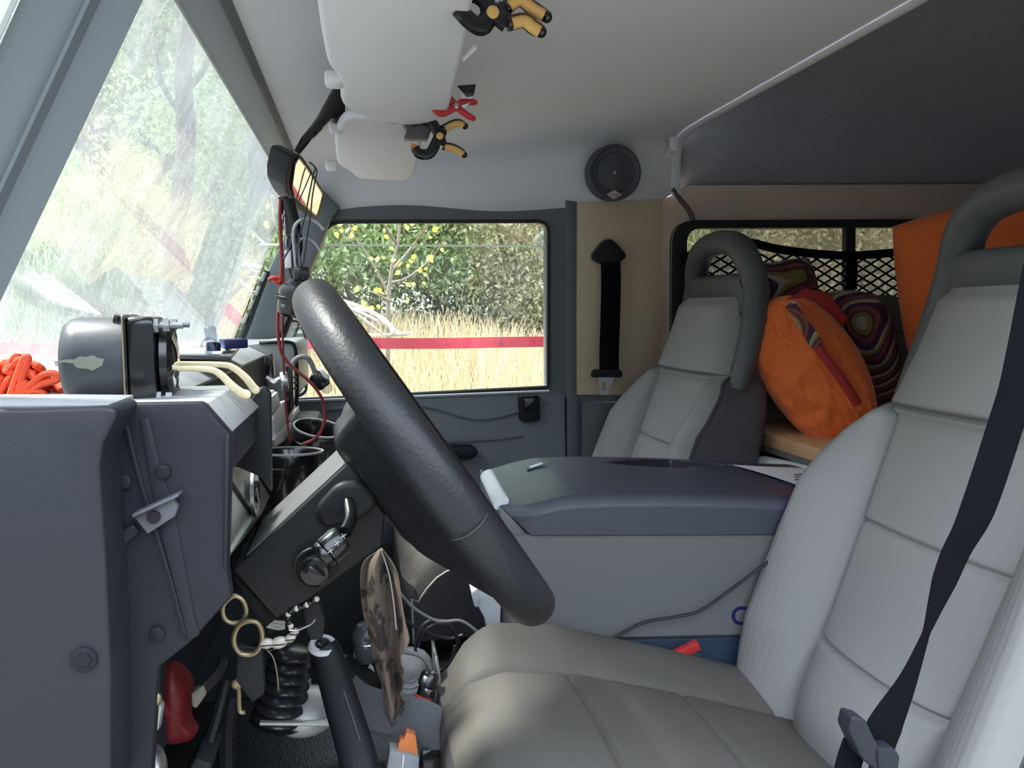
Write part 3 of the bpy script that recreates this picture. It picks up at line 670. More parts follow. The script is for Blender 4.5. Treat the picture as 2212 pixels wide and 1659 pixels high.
# front door post and hinge panel nearest the viewer
P = [(-900, 884), (60, 884), (228, 878), (250, 884), (252, 902), (222, 960), (215, 1010), (228, 1200), (240, 1460), (240, 1750), (-900, 1750)]
m = MB().prism([at(x, y, Y=.468) for x, y in P], (0, .045, 0), .006, 3)
lab(struct('wall_left', m, mat('dark_door_post_plastic', (.016, .018, .024), .5, bump=(800, .3, .0006))), 'dark post panel at the front edge of the driver\'s door opening')
m = MB().prism([at(x, y, Y=.475) for x, y in [(-900, 873), (100, 871), (236, 872), (236, 882), (-900, 884)]], (0, .05, 0), .003)
lab(struct('trim_11', m, M_dashtop), 'lip of the dashboard top over the door post')
for x, y in ((182, 1424), (-60, 1500)):
    mm = MB().cyl(at(x, y, Y=.468), (0, -1, 0), .0075, .002, 18, .0008).cyl(at(x, y, Y=.4665), (0, -1, 0), .0042, .0015, 6)
    solo('panel_bolt', mm, M_black, 'black round bolt low on the door post panel' if x > 0 else 'black round bolt at the left on the door post panel', 'bolt')
# raised middle shelf with its rounded pod end (radio housing)
m = MB()
pp = rounded([(372, 768), (560, 742), (628, 740), (638, 760), (640, 862), (612, 880), (590, 905), (560, 800), (470, 820)], 8)
a = [at(x, y, Y=1.50) for x, y in pp]
m.prism(a, (0, .36, 0), .004)
link('radio_housing', m, M_dashtop, db)
m = MB().tube(smooth_path([at(x, y, Y=1.497) for x, y in [(560, 741), (622, 739), (637, 752), (641, 800), (640, 870), (620, 960)]], 5), .0035, 6)
link('housing_trim', m, M_gloss, db)
# dark side plate behind the cowl
P = [(496, 930), (558, 838), (572, 836), (584, 850), (586, 1066), (560, 1030), (496, 1003)]
m = MB().prism([at(x, y, Y=.672) for x, y in P], (0, .012, 0), .002)
lab(link('side_plate', m, M_black, db), 'flat black plate behind the cowl')
# silver instrument fascia seen below the plate
X0 = -.112
P = [(494, 1006), (530, 1012), (562, 1036), (584, 1072), (566, 1110), (530, 1160), (489, 1212)]
fa = link('fascia', MB().prism([at(x, y, X=X0) for x, y in P], (-.006, 0, 0), .001), M_alu, db)
m = MB().tube([at(x, y, X=X0+.001) for x, y in [(497, 1040), (541, 1107)]], .0022, 6)
link('groove', m, M_black, fa)
m = MB().prism([at(x, y, X=X0+.002) for x, y in [(545, 1110), (552, 1114), (500, 1192), (492, 1200)]], (-.002, 0, 0))
link('light_edge', m, mat('pale_green_plastic', (.55, .62, .48), .4), fa)
c = at(545, 1063, X=X0+.003); m = MB().lathe([(.020, 0), (.024, .001), (.024, .004), (.019, .004), (.016, .0)], c, (1, 0, 0), 24, ring=True)
link('dial_ring', m, M_steel, fa)
link('dial', MB().cyl(c, (1, 0, 0), .011, .006, 20, .001), M_gloss, fa)
# brackets of bright metal in the middle of the dash
m = MB()
for P, X in (([(590, 905), (612, 868), (632, 862), (640, 880), (626, 906), (596, 942)], -.118), ([(592, 950), (622, 915), (634, 912), (622, 948), (596, 965)], -.116), ([(624, 905), (646, 876), (648, 895), (634, 925)], -.122), ([(585, 860), (600, 846), (606, 870), (590, 892)], -.12), ([(580, 850), (592, 842), (600, 850), (586, 866)], -.125)):
    m.prism([at(x, y, X=X) for x, y in P], (-.008, 0, 0), .0012)
lab(link('centre_vents', m, M_white, db), 'pale plastic vent surrounds')
m = MB().cyl(at(607, 825, Y=1.12), (1, .1, .1), .014, .010, 20, .001).tube([at(575, 815, Y=1.12), at(592, 824, Y=1.12), at(606, 818, Y=1.12)], .0035, 8)
link('latch', MB().box(at(583, 790, Y=1.2), (.012, .02, .036), None, .003), M_gloss, db)
link('clamp_mount', m, M_steel, db)
m = MB().prism([at(x, y, Y=1.22) for x, y in [(617, 790), (632, 786), (634, 880), (620, 905)]], (0, .02, 0), .002)
for k in range(3): m.box(at(633, 815+k*12, Y=1.215), (.010, .004, .002))
link('switch_bank', m, M_gloss, db)
m = MB().box(at(605, 1010, Y=1.34), (.05, .3, .16), None, .01).box(at(650, 1040, Y=1.34), (.06, .36, .20), None, .01)
link('centre_stack', m, M_black, db)

# instrument housing lying on the cowl
t = thing('round_instrument_housing', 'black cylindrical instrument housing with a square bolted flange and chipped paint lying on the dashboard', 'instrument', at(250, 865, Y=.62))
Yc = .605; cL = at(200, 780, Y=Yc); r_ = .0355
axis = Vector((1, .12, -.015)).normalized(); ctr = at(140, 781, Y=Yc)
Lh = (at(282, 784, Y=Yc)-ctr).length
link('can', MB().lathe([(0, -.001), (.020, 0), (.027, .002), (.0305, .006), (.0318, .012), (.0318, Lh)], ctr, axis, 40), mat('chipped_black_enamel', (.05, .054, .062), .38, bump=(90, .15, .001)), t)
fr = frame(axis)
M_bare = mat('bare_chipped_patch', (.20, .20, .16), .6)
def can_patch(name, pts):
    """a thin chip that follows the can's curved wall: (along, angle) points"""
    m = MB(); n = len(pts)
    def P(s, a, rr): return ctr + axis*s + fr @ Vector((cos(a)*rr, sin(a)*rr, 0))
    v = [P(s, a, .0321) for s, a in pts]+[P(s, a, .0315) for s, a in pts]
    c = (sum(p[0] for p in pts)/n, sum(p[1] for p in pts)/n); v += [P(c[0], c[1], .0322)]
    m.add(v, [(i, (i+1) % n, 2*n) for i in range(n)]+[(i, n+i, n+(i+1) % n, (i+1) % n) for i in range(n)])
    return link(name, m, M_bare, t)
# angle on the can that faces the viewer
toc = (Vector((0, 0, 0))-(ctr+axis*.03)); tl_ = fr.inverted() @ toc; a0_ = atan2(tl_.y, tl_.x)
R = random.Random(3)
can_patch('paint_chip', [(.022+.010*cos(k*pi/7)*R.uniform(.75, 1.1), a0_+.17*sin(k*pi/7)*R.uniform(.7, 1.15)+.03) for k in range(14)])
can_patch('paint_chip', [(.010+.009*cos(k*pi/7)*R.uniform(.6, 1.1), a0_+.04*sin(k*pi/7)*R.uniform(.6, 1.2)+.0) for k in range(14)])
fc = ctr+axis*Lh
def sq(rr, s, off): return [fc+axis*off+fr @ Vector((x, y, 0)) for x, y in rounded([(-s, -s), (s, -s), (s, s), (-s, s)], rr)]
m = MB().prism(sq(.003, .0335, 0), axis*.0015).prism(sq(.006, .0325, .0015), axis*.018, .003)
fl = link('flange', m, M_gloss, t)
link('flange_edge', MB().prism(sq(.003, .0338, -.001), axis*.001), M_brass, t)
m = MB().lathe([(.026, 0), (.0295, .002), (.029, .007), (.0245, .010), (.0225, .008), (.0225, 0)], fc+axis*.0195, axis, 36, ring=True)
link('bezel', m, M_gloss, t)
link('dial_glass', MB().lathe([(.0225, 0), (.021, .003), (.012, .006), (0, .007)], fc+axis*.0255, axis, 30), M_mirror, t)
for sx in (-1, 1):
    for sy in (-1, 1):
        p = fc+axis*.016+fr @ Vector((.026*sx, .026*sy, 0))
        s = MB().cyl(p, axis, .0024, .022, 10).cyl(p+axis*.003, axis, .0055, .003, 6).cyl(p+axis*.009, axis, .0048, .004, 6)
        link('stud', s, mat('dull_steel_stud', (.25, .26, .27), .4, .9) if not bpy.data.materials.get('dull_steel_stud') else bpy.data.materials['dull_steel_stud'], t)
link('terminal', MB().cyl(ctr-axis*.006, axis, .003, .008, 10), M_steel, t)
m = MB().box(at(268, 692, Y=.6), (.012, .012, .006), Matrix.Rotation(.3, 3, 'Y'), .001)
link('lug', m, M_gloss, t)

# orange paracord bundle
R = random.Random(11); m = MB()
for k in range(26):
    x0 = R.uniform(-130, 5); pts = []
    for j in range(7):
        a = j/6; pts.append(at(x0+a*R.uniform(110, 150), 850-55*sin(a*pi)*R.uniform(.5, 1.15)-R.uniform(0, 22), Y=.66+R.uniform(-.035, .035)))
    m.tube(smooth_path(pts, 6), .0024, 7)
m.tube(smooth_path([at(x, y, Y=.62) for x, y in [(20, 860), (36, 815), (52, 775), (60, 778), (46, 822), (60, 848), (92, 868), (70, 862), (40, 838), (60, 826)]], 6), .0027, 7)
m.tube(smooth_path([at(x, y, Y=.62) for x, y in [(-60, 872), (0, 860), (60, 858), (84, 866), (96, 854), (80, 846), (62, 850)]], 6), .0027, 7)
m.tube(smooth_path([at(x, y, Y=.62) for x, y in [(60, 850), (90, 830), (120, 822), (128, 815), (112, 806), (90, 812), (60, 836), (30, 852)]], 6), .0027, 7)
t = solo('cord_bundle', m, M_rope, 'knotted bundle of orange cord at the left end of the dashboard', 'cord')
link('cord_end', MB().tube(smooth_path([at(92, 866, Y=.62), at(108, 860, Y=.62), at(122, 862, Y=.62)], 4), .0028, 7), M_white, t)
m = MB().cyl(at(118, 838, Y=.7), (1, .1, 0), .008, .03, 14, .002)
solo('ring_fitting', m, M_dashtop, 'small grey fitting on the dashboard behind the instrument housing', 'fitting')

# spectacles: two cream temple arms
t = thing('spectacles', 'spectacles with translucent cream arms lying on the dashboard', 'glasses', at(450, 800, Y=.62))
for P, Y in (([(350, 785), (400, 786), (480, 788), (505, 795), (530, 815), (545, 834), (552, 842)], .66), ([(350, 797), (400, 796), (450, 798), (475, 808), (500, 832), (520, 848), (532, 852)], .61)):
    pts = smooth_path([at(x, y, Y=Y) for x, y in P], 6)
    link('temple', MB().tube(pts, .003, 10, flat=(lambda u: .0018+.0019*u, .0011), up=(0, 0, 1)), M_cream, t)
    link('tip', MB().ball(pts[-1], (.0036, .0012, .0036)), M_cream, t)
link('lens_frame', MB().tube(smooth_path([at(x, y, Y=.645) for x, y in [(350, 783), (338, 790), (330, 805), (342, 820), (356, 808)]], 5, True), .0016, 6, closed=True), M_cream, t)
# dark notebook and papers
m = MB().prism([at(364, 775, Y=1.0), at(500, 778, Y=.93), at(520, 752, Y=1.2), at(400, 757, Y=1.25)], (0, 0, .005), .001)
m.prism([at(430, 768, Y=1.0), at(490, 764, Y=1.0), at(516, 756, Y=1.15), at(450, 756, Y=1.2)], (0, 0, .003), .0005)
t = solo('notebook', m, M_gloss, 'flat black notebook with loose leaves lying on the dashboard under the glass vial', 'notebook')
m = MB().prism([at(380, 768, Y=1.02), at(480, 770, Y=.98), at(500, 760, Y=1.1), at(400, 760, Y=1.15)], (0, 0, .006), .0005)
link('page', m, M_paper, t)
m = MB().box(at(505, 762, Y=1.05)+Vector((0, 0, .012)), (.03, .03, .012), Matrix.Rotation(.4, 3, 'Z'), .002)
solo('lighter', m, M_blue, 'small dark blue block standing on the black notebook', 'lighter')
# glass vial with blue stopper
t = thing('glass_vial', 'small clear glass vial with a blue stopper on the dashboard', 'vial', at(462, 765, Y=1.0))
a = at(461, 757, Y=1.0); b = at(452, 702, Y=1.0); ax = (b-a); L = ax.length
link('tube', MB().lathe([(.009, 0), (.0075, L*.3), (.007, L*.35), (.007, L*.9), (.004, L*.98), (0, L)], a, ax, 20), M_clear, t)
link('stopper', MB().cyl(a-Vector((0, 0, .002)), (0, .3, 1), .0085, .011, 20, .001), M_blue, t)
link('rim', MB().lathe([(.008, 0), (.010, 0), (.010, .004), (.008, .004)], a+Vector((-.003, -.006, .006)), (.1, -1, .3), 20, ring=True), M_clear, t)

# two cup holders
for (px, py, Y, w, ax, wh) in ((627, 975, .98, .0425, (.05, .05, 1), 'nearer of the two black cup holders, just behind the black side plate'), (688, 925, 1.16, .0385, (.22, -.22, 1), 'farther of the two black cup holders, tilted towards the steering column')):
    c = at(px, py, Y=Y); axv = Vector(ax).normalized(); D = .062
    t = thing('cup_holder', wh, 'cup holder', c-axv*D, 'cup holders on the dashboard')
    link('cup', MB().lathe([(0, -.0), (w*.82, 0), (w*.86, .004), (w*.9, D*.55), (w*.9, D*.62), (w*.97, D*.64), (w*.97, D*.72), (w*.92, D*.74), (w*.94, D*.95), (w*.90, D), (w*.86, D*.96), (w*.84, .008), (0, .006)], c-axv*D, axv, 44), M_gloss, t)
    link('rim', MB().lathe([(w*.90, -.001), (w*.955, -.001), (w*.955, .0015), (w*.90, .0015)], c, axv, 44, ring=True), mat('scuffed_grey_rim', (.32, .33, .34), .35), t)
    if Y > 1.1:
        for k in range(3):
            a = k*1.1+3.5; link('finger', MB().box(c-axv*.03+Vector((cos(a), sin(a), 0))*w*.7, (.012, .003, .02), Matrix.Rotation(a+pi/2, 3, 'Z'), .001), M_black, t)
    link('bracket', MB().box(c-axv*D*.7+Vector((-.045, 0, 0)), (.03, .03, .02), None, .003), M_black, t)

# ================================================================== steering wheel
WC = Vector((.0605, .78, -.1415)); wd = Vector((.556, 0, -.831)).normalized(); wy = Vector((0, 1, 0)); wn_ = Vector((.831, 0, .556))
def W(a, b, c): return WC + wd*a + wy*b + wn_*c     # along (down the wheel), across the car, towards the driver
t = thing('steering_wheel', 'black leather-covered steering wheel seen edge-on in front of the driver\'s seat', 'steering wheel', WC)
RR = .187; n = 96
m = MB().tube([W(cos(2*pi*k/n)*RR, sin(2*pi*k/n)*RR, 0) for k in range(n)], .0205, 20, closed=True, flat=(.0215, .0195), up=wn_)
link('rim', m, M_leather, t)
def loft(secs, nper=6, sub=4):
    """secs: list of (a0,a1,b,c0,c1): rounded rectangles across b; smooth between"""
    rings = []
    S = [Vector(s[:4]+(s[4],)[:0]) if False else s for s in secs]
    K = len(S)
    for i in range(K-1):
        for j in range(sub+(1 if i == K-2 else 0)):
            tt = j/sub; s = tt*tt*(3-2*tt); q = [S[i][k]*(1-s)+S[i+1][k]*s if k != 2 else S[i][k]*(1-tt)+S[i+1][k]*tt for k in range(5)]
            lp = rounded([(q[0], q[3]), (q[1], q[3]), (q[1], q[4]), (q[0], q[4])], min(abs(q[4]-q[3])*.45, .016), nper)
            rings.append([W(a, q[2], c) for a, c in lp])
    nn = len(rings[0]); v = [p for r in rings for p in r]; f = []
    for i in range(len(rings)-1):
        for k in range(nn): f.append((i*nn+k, i*nn+(k+1) % nn, (i+1)*nn+(k+1) % nn, (i+1)*nn+k))
    f += [tuple(range(nn))[::-1], tuple((len(rings)-1)*nn+k for k in range(nn))]
    return MB().add(v, f)
link('hub', loft([(-.074, .052, -.075, -.062, -.020), (-.078, .056, 0, -.064, -.016), (-.074, .052, .075, -.062, -.020)]), M_leather, t)
for s in (-1, 1):
    link('spoke', loft([(-.074, .052, .07*s, -.062, -.020), (-.078, .062, .095*s, -.056, -.012), (-.088, .098, .135*s, -.034, .002), (-.092, .118, .160*s, -.020, .006)]), M_leather, t)
# stitching on the near spoke and the seam across the rim
m = MB()
for row in (0, 1):
    p0, p1 = at(822+row*12, 938-row*4, Y=.606), at(880+row*10, 1028-row*2, Y=.598)
    for k in range(16):
        p = p0.lerp(p1, k/15); m.ball(p, (.0010, .0007, .0018), Matrix.Rotation(-.5, 3, 'Y'), 8)
link('stitching', m, M_stitch, t)
a_ = .030; th = math.acos(max(-1, min(1, a_/RR))); cc = W(a_, -sin(th)*RR, 0)
rad = Vector((0, 0, 0))+(cc-WC).normalized(); m = MB().tube([cc+(rad*cos(k/24*2*pi)*.0217+wn_*sin(k/24*2*pi)*.0197) for k in range(24)], .0007, 5, closed=True)
link('rim_seam', m, M_seam, t)
# ================================================================== steering column
t = thing('steering_column', 'black angular steering column cowl below the wheel with switches on its side', 'steering column', at(640, 1300, Y=.76))
P = [(532, 1205), (752, 1000), (762, 1002), (832, 1112), (824, 1180), (664, 1298), (596, 1338), (502, 1232)]
m = MB().prism([at(x, y, Y=.700) for x, y in P], (0, .135, 0), .006, 3)
link('cowl', m, M_black, t)
q = at(752, 1000, Y=.70); q2 = at(532, 1205, Y=.70); dn = (q2-q).normalized()
P = [q+Vector((0, .004, .0)), q2+Vector((0, .004, 0)), q2+Vector((0, .131, 0)), q+Vector((0, .131, 0))]
up_ = Vector((dn.z, 0, -dn.x)); up_ = up_ if up_.z > 0 else -up_
link('top_plate', MB().prism(P, up_*.0015, .0005), mat('grey_column_top', (.12, .122, .125), .6, bump=(700, .5, .0008)), t)  # top plate in a lighter grey than the cowl
m = MB().prism([at(x, y, Y=.688) for x, y in rounded([(676, 1102), (730, 1042), (786, 1040), (822, 1084), (786, 1122), (698, 1146)], 22)], (0, .014, 0), .006, 3)
link('stalk_boss', m, M_black, t)
m = MB(); cb = at(752, 1085, Y=.690)
m.tube(smooth_path([cb, at(757, 1120, Y=.672), at(745, 1150, Y=.655)], 5), [.006]*11, 12)
sp = at(740, 1160, Y=.652); se = at(707, 1190, Y=.648)
m.tube([sp, sp.lerp(se, .3), se], [.0115, .0135, .0135], 20)
sk = link('light_stalk', m, M_gloss, t)
link('end_knob', MB().cyl(se, se-sp, .0125, .008, 24, .002), M_gloss, sk)
ux = (at(720, 1160, Y=.64)-at(750, 1135, Y=.64)).normalized()
m = MB()
for k in range(3):
    p = at(742-k*14, 1158+k*16, Y=.6345); m.tube([p+Vector((-.0022, 0, -.0015)), p+Vector((.0022, 0, .0015))], .00035, 5); m.tube([p+Vector((-.0012, 0, .002)), p+Vector((.001, 0, -.002))], .00035, 5)
link('symbol', m, M_stitch, sk)
p = at(682, 1226, Y=.69)
m = MB().cyl(p, (-.1, -1, .0), .013, .012, 26, .002).box(p+Vector((0, -.016, 0)), (.018, .010, .010), Matrix.Rotation(.75, 3, 'Y'), .0025)
link('rotary_switch', m, M_gloss, t)
link('switch_ring', MB().tube([p+Vector((cos(k/20*2*pi)*.018, -.0005, sin(k/20*2*pi)*.018)) for k in range(20)], .0015, 6, closed=True), M_black, t)
m = MB().tube([W(.0, 0, -.05), W(.0, 0, -.20)], .03, 20)
link('shaft', m, M_black, t)
m = MB().prism([at(x, y, Y=.73) for x, y in [(505, 1235), (600, 1338), (600, 1368), (572, 1376), (528, 1300), (498, 1262)]], (0, .09, 0), .005)
link('lower_cowl', m, M_black, t)
# ================================================================== seats
def interp(x, tab):
    if x <= tab[0][0]: return tab[0][1]
    for (a, b), (c, d) in zip(tab, tab[1:]):
        if x <= c:
            t = (x-a)/(c-a); return b+(d-b)*t
    return tab[-1][1]
def sm(x, a, b):
    t = min(1, max(0, (x-a)/(b-a))); return t*t*(3-2*t)
def gs(x, s): return math.exp(-(x/s)**2)
def make_seat(SX, SY, label, side_dark):
    """a cab seat: SX shift along the car, SY centre line across it"""
    t = thing('cab_seat', label, 'seat', (SX+.36, SY, -.63), 'cab seats')
    XC = [(-.60, .545), (-.54, .567), (-.447, .606), (-.293, .668), (-.14, .728), (-.05, .757), (.02, .775)]
    HW = [(-.60, .212), (-.50, .228), (-.32, .230), (-.22, .222), (-.175, .202), (-.145, .172), (-.12, .160), (.02, .126)]
    h0, h1 = -.60, .022
    pw = lambda h: interp(h, [(-.60, .105), (-.46, .120), (-.30, .128), (-.15, .138), (-.12, .20), (.05, .20)])
    upk = lambda h: sm(h, -.155, -.125)      # 1 in the narrow upper panel
    def front(a, h):      # a = signed offset across, returns how far forward of the base line
        w = interp(h, HW); p = pw(h); k = upk(h); f = 0.0
        edge = min(1, abs(a)/w)
        base = .012*(1-(a/w)**2)
        if k < 1:
            q = (abs(a)-p)/(w-p+1e-6)
            bol = (.066*interp(h, [(-.60, .5), (-.45, 1), (-.25, 1), (-.16, .45)]))*(sin(min(1, max(0, q))*pi*.62)**.8 if q > 0 else 0)
            pan = (.010*(1-(a/p)**2) if q < 0 else 0)
            lum = .030*gs(h+.505, .062)*(1-min(1, abs(a)/p)**4) if q < 0 else 0
            seam = -.011*gs(abs(a)-p, .0055)
            hs = 0
            if q < 0:
                for hh, dd in ((-.293, .007), (-.448, .010)): hs -= dd*gs(h-hh+.06*0, .004)
            f = (bol+pan+lum+seam+hs)*(1-k)
        f += base*k + .020*k*(1-edge**3)
        f -= .012*gs(h+.137, .0045)*(1 if abs(a) < w*.98 else 0)
        f -= .016*sm(h, .004, .022)
        return f
    rows = sorted(set([h0+(h1-h0)*i/110 for i in range(111)]+[c+d for c in (-.293, -.448, -.137) for d in (-.008, -.006, -.004, -.002, 0, .002, .004, .006, .008)]))
    NF = 150
    thick = lambda h: interp(h, [(-.60, .13), (-.30, .13), (-.16, .11), (.03, .07)])
    rings = []; marks = []
    for h in rows:
        w = interp(h, HW); x = SX+interp(h, XC); T = thick(h); ring = []; R = .030
        for i in range(NF+1):
            s = -1+2*i/NF; a = w*s
            e = abs(s); fr_ = front(a, h); d = w-abs(a)
            rnd = R*(1-sqrt(max(0, 1-(1-min(1, d/R))**2))) if d < R else 0
            ring.append(Vector((x-fr_+rnd, SY+a, h)))
        bx = x+T
        ea, eb = ring[-1], ring[0]
        side1 = [Vector((ea.x+(bx-.02-ea.x)*k/6, ea.y, h)) for k in range(1, 7)]
        back = [Vector((bx, SY+w-.02-(2*w-.04)*k/8, h)) for k in range(9)]
        side2 = [Vector((bx-.02+(eb.x-bx+.02)*k/6, eb.y, h)) for k in range(0, 6)]
        rings.append(ring+side1+back+side2)
    n = len(rings[0]); v = [p for r in rings for p in r]
    def faces(sel): return [(j*n+i, j*n+(i+1) % n, (j+1)*n+(i+1) % n, (j+1)*n+i) for j in range(len(rings)-1) for i in range(n) if sel(i, j)]
    def sub(sel, extra=[]):
        F = faces(sel)+extra; used = sorted({k for q in F for k in q}); mp = {k: i for i, k in enumerate(used)}
        return MB().add([v[k] for k in used], [tuple(mp[k] for k in q) for q in F])
    hm = lambda j: (rows[j]+rows[min(j+1, len(rows)-1)])/2
    isfront = lambda i: i < NF
    am = lambda i: abs(-1+2*(i+.5)/NF)
    panel = lambda i, j: isfront(i) and (am(i)*interp(hm(j), HW) < pw(hm(j)) or hm(j) > -.137)
    top = [tuple((len(rings)-1)*n+k for k in range(n))]
    bk = link('backrest', sub(lambda i, j: panel(i, j), []), M_seat, t, fixn=False, sharp=60)
    for lo, hi in ((0, NF//2), (NF//2, NF)): link('side_bolster', sub(lambda i, j: lo <= i < hi and not panel(i, j)), M_bolster, bk, fixn=False, sharp=60)
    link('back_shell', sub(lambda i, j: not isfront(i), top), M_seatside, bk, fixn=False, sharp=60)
    # piping and stitched seams down both edges
    for s in (0, NF):
        pts = [rings[j][s]+Vector((.006, 0, 0)) for j in range(0, len(rings), 4)]
        link('piping', MB().tube(pts, .0022, 6), M_seam, bk)
    # moulded head restraint loop with its opening
    def hp(a, h, d=0): return Vector((SX+interp(h, XC)+.045+d-(.30*(h-.02) if h > .02 else 0)*.0+(h-.02)*(-.12 if h > .02 else 0), SY+a, h))
    lp = [(.170, -.165), (.168, -.10), (.160, -.03), (.143, .045), (.124, .092), (.092, .125), (.045, .139), (0, .142)]
    lp = lp+[(-a, h) for a, h in lp[-2::-1]]
    pts = smooth_path([hp(a, h) for a, h in lp], 7)
    K = len(pts)-1
    m = MB().tube(pts, .03, 18, flat=(lambda u: .021+.009*sin(u*pi), .0265), up=(1, 0, .15))
    hr = link('head_restraint', m, M_hrest, t, sharp=60)
    def bar(u, w_):
        a = -.134+.268*u; k = w_*2*pi; e = lambda c: math.copysign(abs(c)**.5, c)
        hh = .026+.046*e(sin(k)); return hp(a*(1-.12*(hh-.03)/.05), hh, .030*e(cos(k))*(1-.3*abs(2*u-1)**4)-.004)
    m = MB().grid(bar, 14, 25)
    link('crossbar', m, M_hrest, hr, sharp=60)
    m = MB().tube([hp(.172, -.16)+Vector((0, .0, 0)), hp(.166, -.06)], .02, 8, flat=(.031, .0215), up=(1, 0, .15)).tube([hp(-.172, -.16), hp(-.166, -.06)], .02, 8, flat=(.031, .0215), up=(1, 0, .15))
    # cushion
    HT = [(.078, -.60), (.080, -.53), (.09, -.487), (.115, -.463), (.16, -.452), (.245, -.462), (.40, -.508), (.56, -.563), (.62, -.585)]
    def ctop(x, a):
        w = .236; z = interp(x, HT); p = .122; q = (abs(a)-p)/(w-p)
        if q > 0: z += .030*sin(min(1, q)*pi*.72)*sm(x, .08, .15)-.004
        else: z += .006*(1-(a/p)**2)
        z -= .008*gs(abs(a)-p, .004)
        if q < 0:
            for c in (.245, .402): z -= .006*gs(x-c, .0045)
        d = w-abs(a)
        if d < .035: z -= .035*(1-sqrt(max(0, 1-(1-d/.035)**2)))
        return z
    xs = sorted(set([.090+(.62-.090)*i/60 for i in range(61)]+[c+d for c in (.245, .402) for d in (-.007, -.005, -.003, 0, .003, .005, .007)]))
    prof = [(.080, -.60), (.078, -.55), (.079, -.515), (.084, -.493)]
    A = [-.236+.472*i/80 for i in range(81)]
    cr = []
    for (x, z) in prof:
        cr.append([Vector((SX+x+.03*max(0, (abs(a)-.17)/.08)**2, SY+a, z if abs(a) < .2 else z-(abs(a)-.2)*.1)) for a in A])
    for x in xs: cr.append([Vector((SX+x+(.03*max(0, (abs(a)-.17)/.08)**2 if x < .2 else .03*max(0, (abs(a)-.17)/.08)**2*max(0, 1-(x-.2)/.1)), SY+a, ctop(x, a))) for a in A])
    # skirts
    cr2 = []
    for r in cr:
        b = -.60
        L_ = [Vector((r[0].x, r[0].y, r[0].z*(1-k/4)+b*k/4)) for k in range(4, 0, -1)]; R_ = [Vector((r[-1].x, r[-1].y, r[-1].z*(1-k/4)+b*k/4)) for k in range(1, 5)]
        cr2.append(L_+r+R_)
    nn = len(cr2[0]); vv = [p for r in cr2 for p in r]
    def csub(sel):
        F = [(j*nn+i, j*nn+i+1, (j+1)*nn+i+1, (j+1)*nn+i) for j in range(len(cr2)-1) for i in range(nn-1) if sel(i, j)]
        used = sorted({k for q in F for k in q}); mp = {k: i for i, k in enumerate(used)}
        return MB().add([vv[k] for k in used], [tuple(mp[k] for k in q) for q in F])
    cen = lambda i: 4 <= i < nn-5
    cu = link('cushion', csub(lambda i, j: cen(i) and j >= 3), M_cush, t, fixn=False, sharp=60)
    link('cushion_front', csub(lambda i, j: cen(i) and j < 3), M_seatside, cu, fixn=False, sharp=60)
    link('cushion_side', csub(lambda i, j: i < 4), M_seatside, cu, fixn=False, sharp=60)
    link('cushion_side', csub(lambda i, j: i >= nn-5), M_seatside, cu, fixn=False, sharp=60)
    ed = [vv[j*nn+4] for j in range(0, len(cr2), 2)]; ed2 = [vv[j*nn+nn-5] for j in range(0, len(cr2), 2)]
    for e in (ed, ed2): link('piping', MB().tube(e, .002, 6), M_stitch, cu)
    link('base', MB().box((SX+.33, SY, -.615), (.50, .44, .035), None, .008), M_black, t)
    return t
make_seat(0, .80, "light grey leather driver's seat nearest the viewer, with a black belt across it", True)
make_seat(-.025, 1.60, 'light grey leather passenger seat beyond the cool box, under the plywood board', True)

# ================================================================== cool box between the seats
FO = Vector((.192, 1.045, -.317)); fyaw = radians(-3.0); fp = radians(3.0)
FR = Matrix.Rotation(fyaw, 3, 'Z') @ Matrix.Rotation(fp, 3, 'Y')
def Fq(x, y, z): return FO + FR @ Vector((x, y, z))
FL, FW = .58, .315
t = thing('cool_box', 'pale grey portable cool box with a slate blue lid standing between the seats', 'cool box', Fq(.3, .17, -.32))
def rbox(x0, x1, y0, y1, z0, z1, r, taper=0.0, bev=.006):
    def lp(g): return rounded([(x0+g, y0+g), (x1-g, y0+g), (x1-g, y1-g), (x0+g, y1-g)], r, 7)
    lv = [(z0, bev), (z0+bev, 0), (z1-bev, taper), (z1, taper+bev)]
    v = []; 
    for z, g in lv: v += [Fq(a, b, z) for a, b in lp(g)]
    n = len(v)//4; f = [(j*n+i, j*n+(i+1) % n, (j+1)*n+(i+1) % n, (j+1)*n+i) for j in range(3) for i in range(n)]+[tuple(range(n))[::-1], tuple(3*n+k for k in range(n))]
    return MB().add(v, f)
body = link('body', rbox(0, FL, 0, FW, -.158, .0, .035), M_fbody, t)
base = link('base', rbox(.01, FL-.01, .008, FW-.008, -.315, -.156, .03), M_fbase, t)
def lidz(x, a):    # x 0..FL, a -1..1 across
    z = .036+.016*sm(x, -.01, .10)+.006*sm(x, 0, .2)
    return z+.008*(1-a*a)*sm(x, .0, .1)-.010*sm(x, .25, .60)
tray = {}
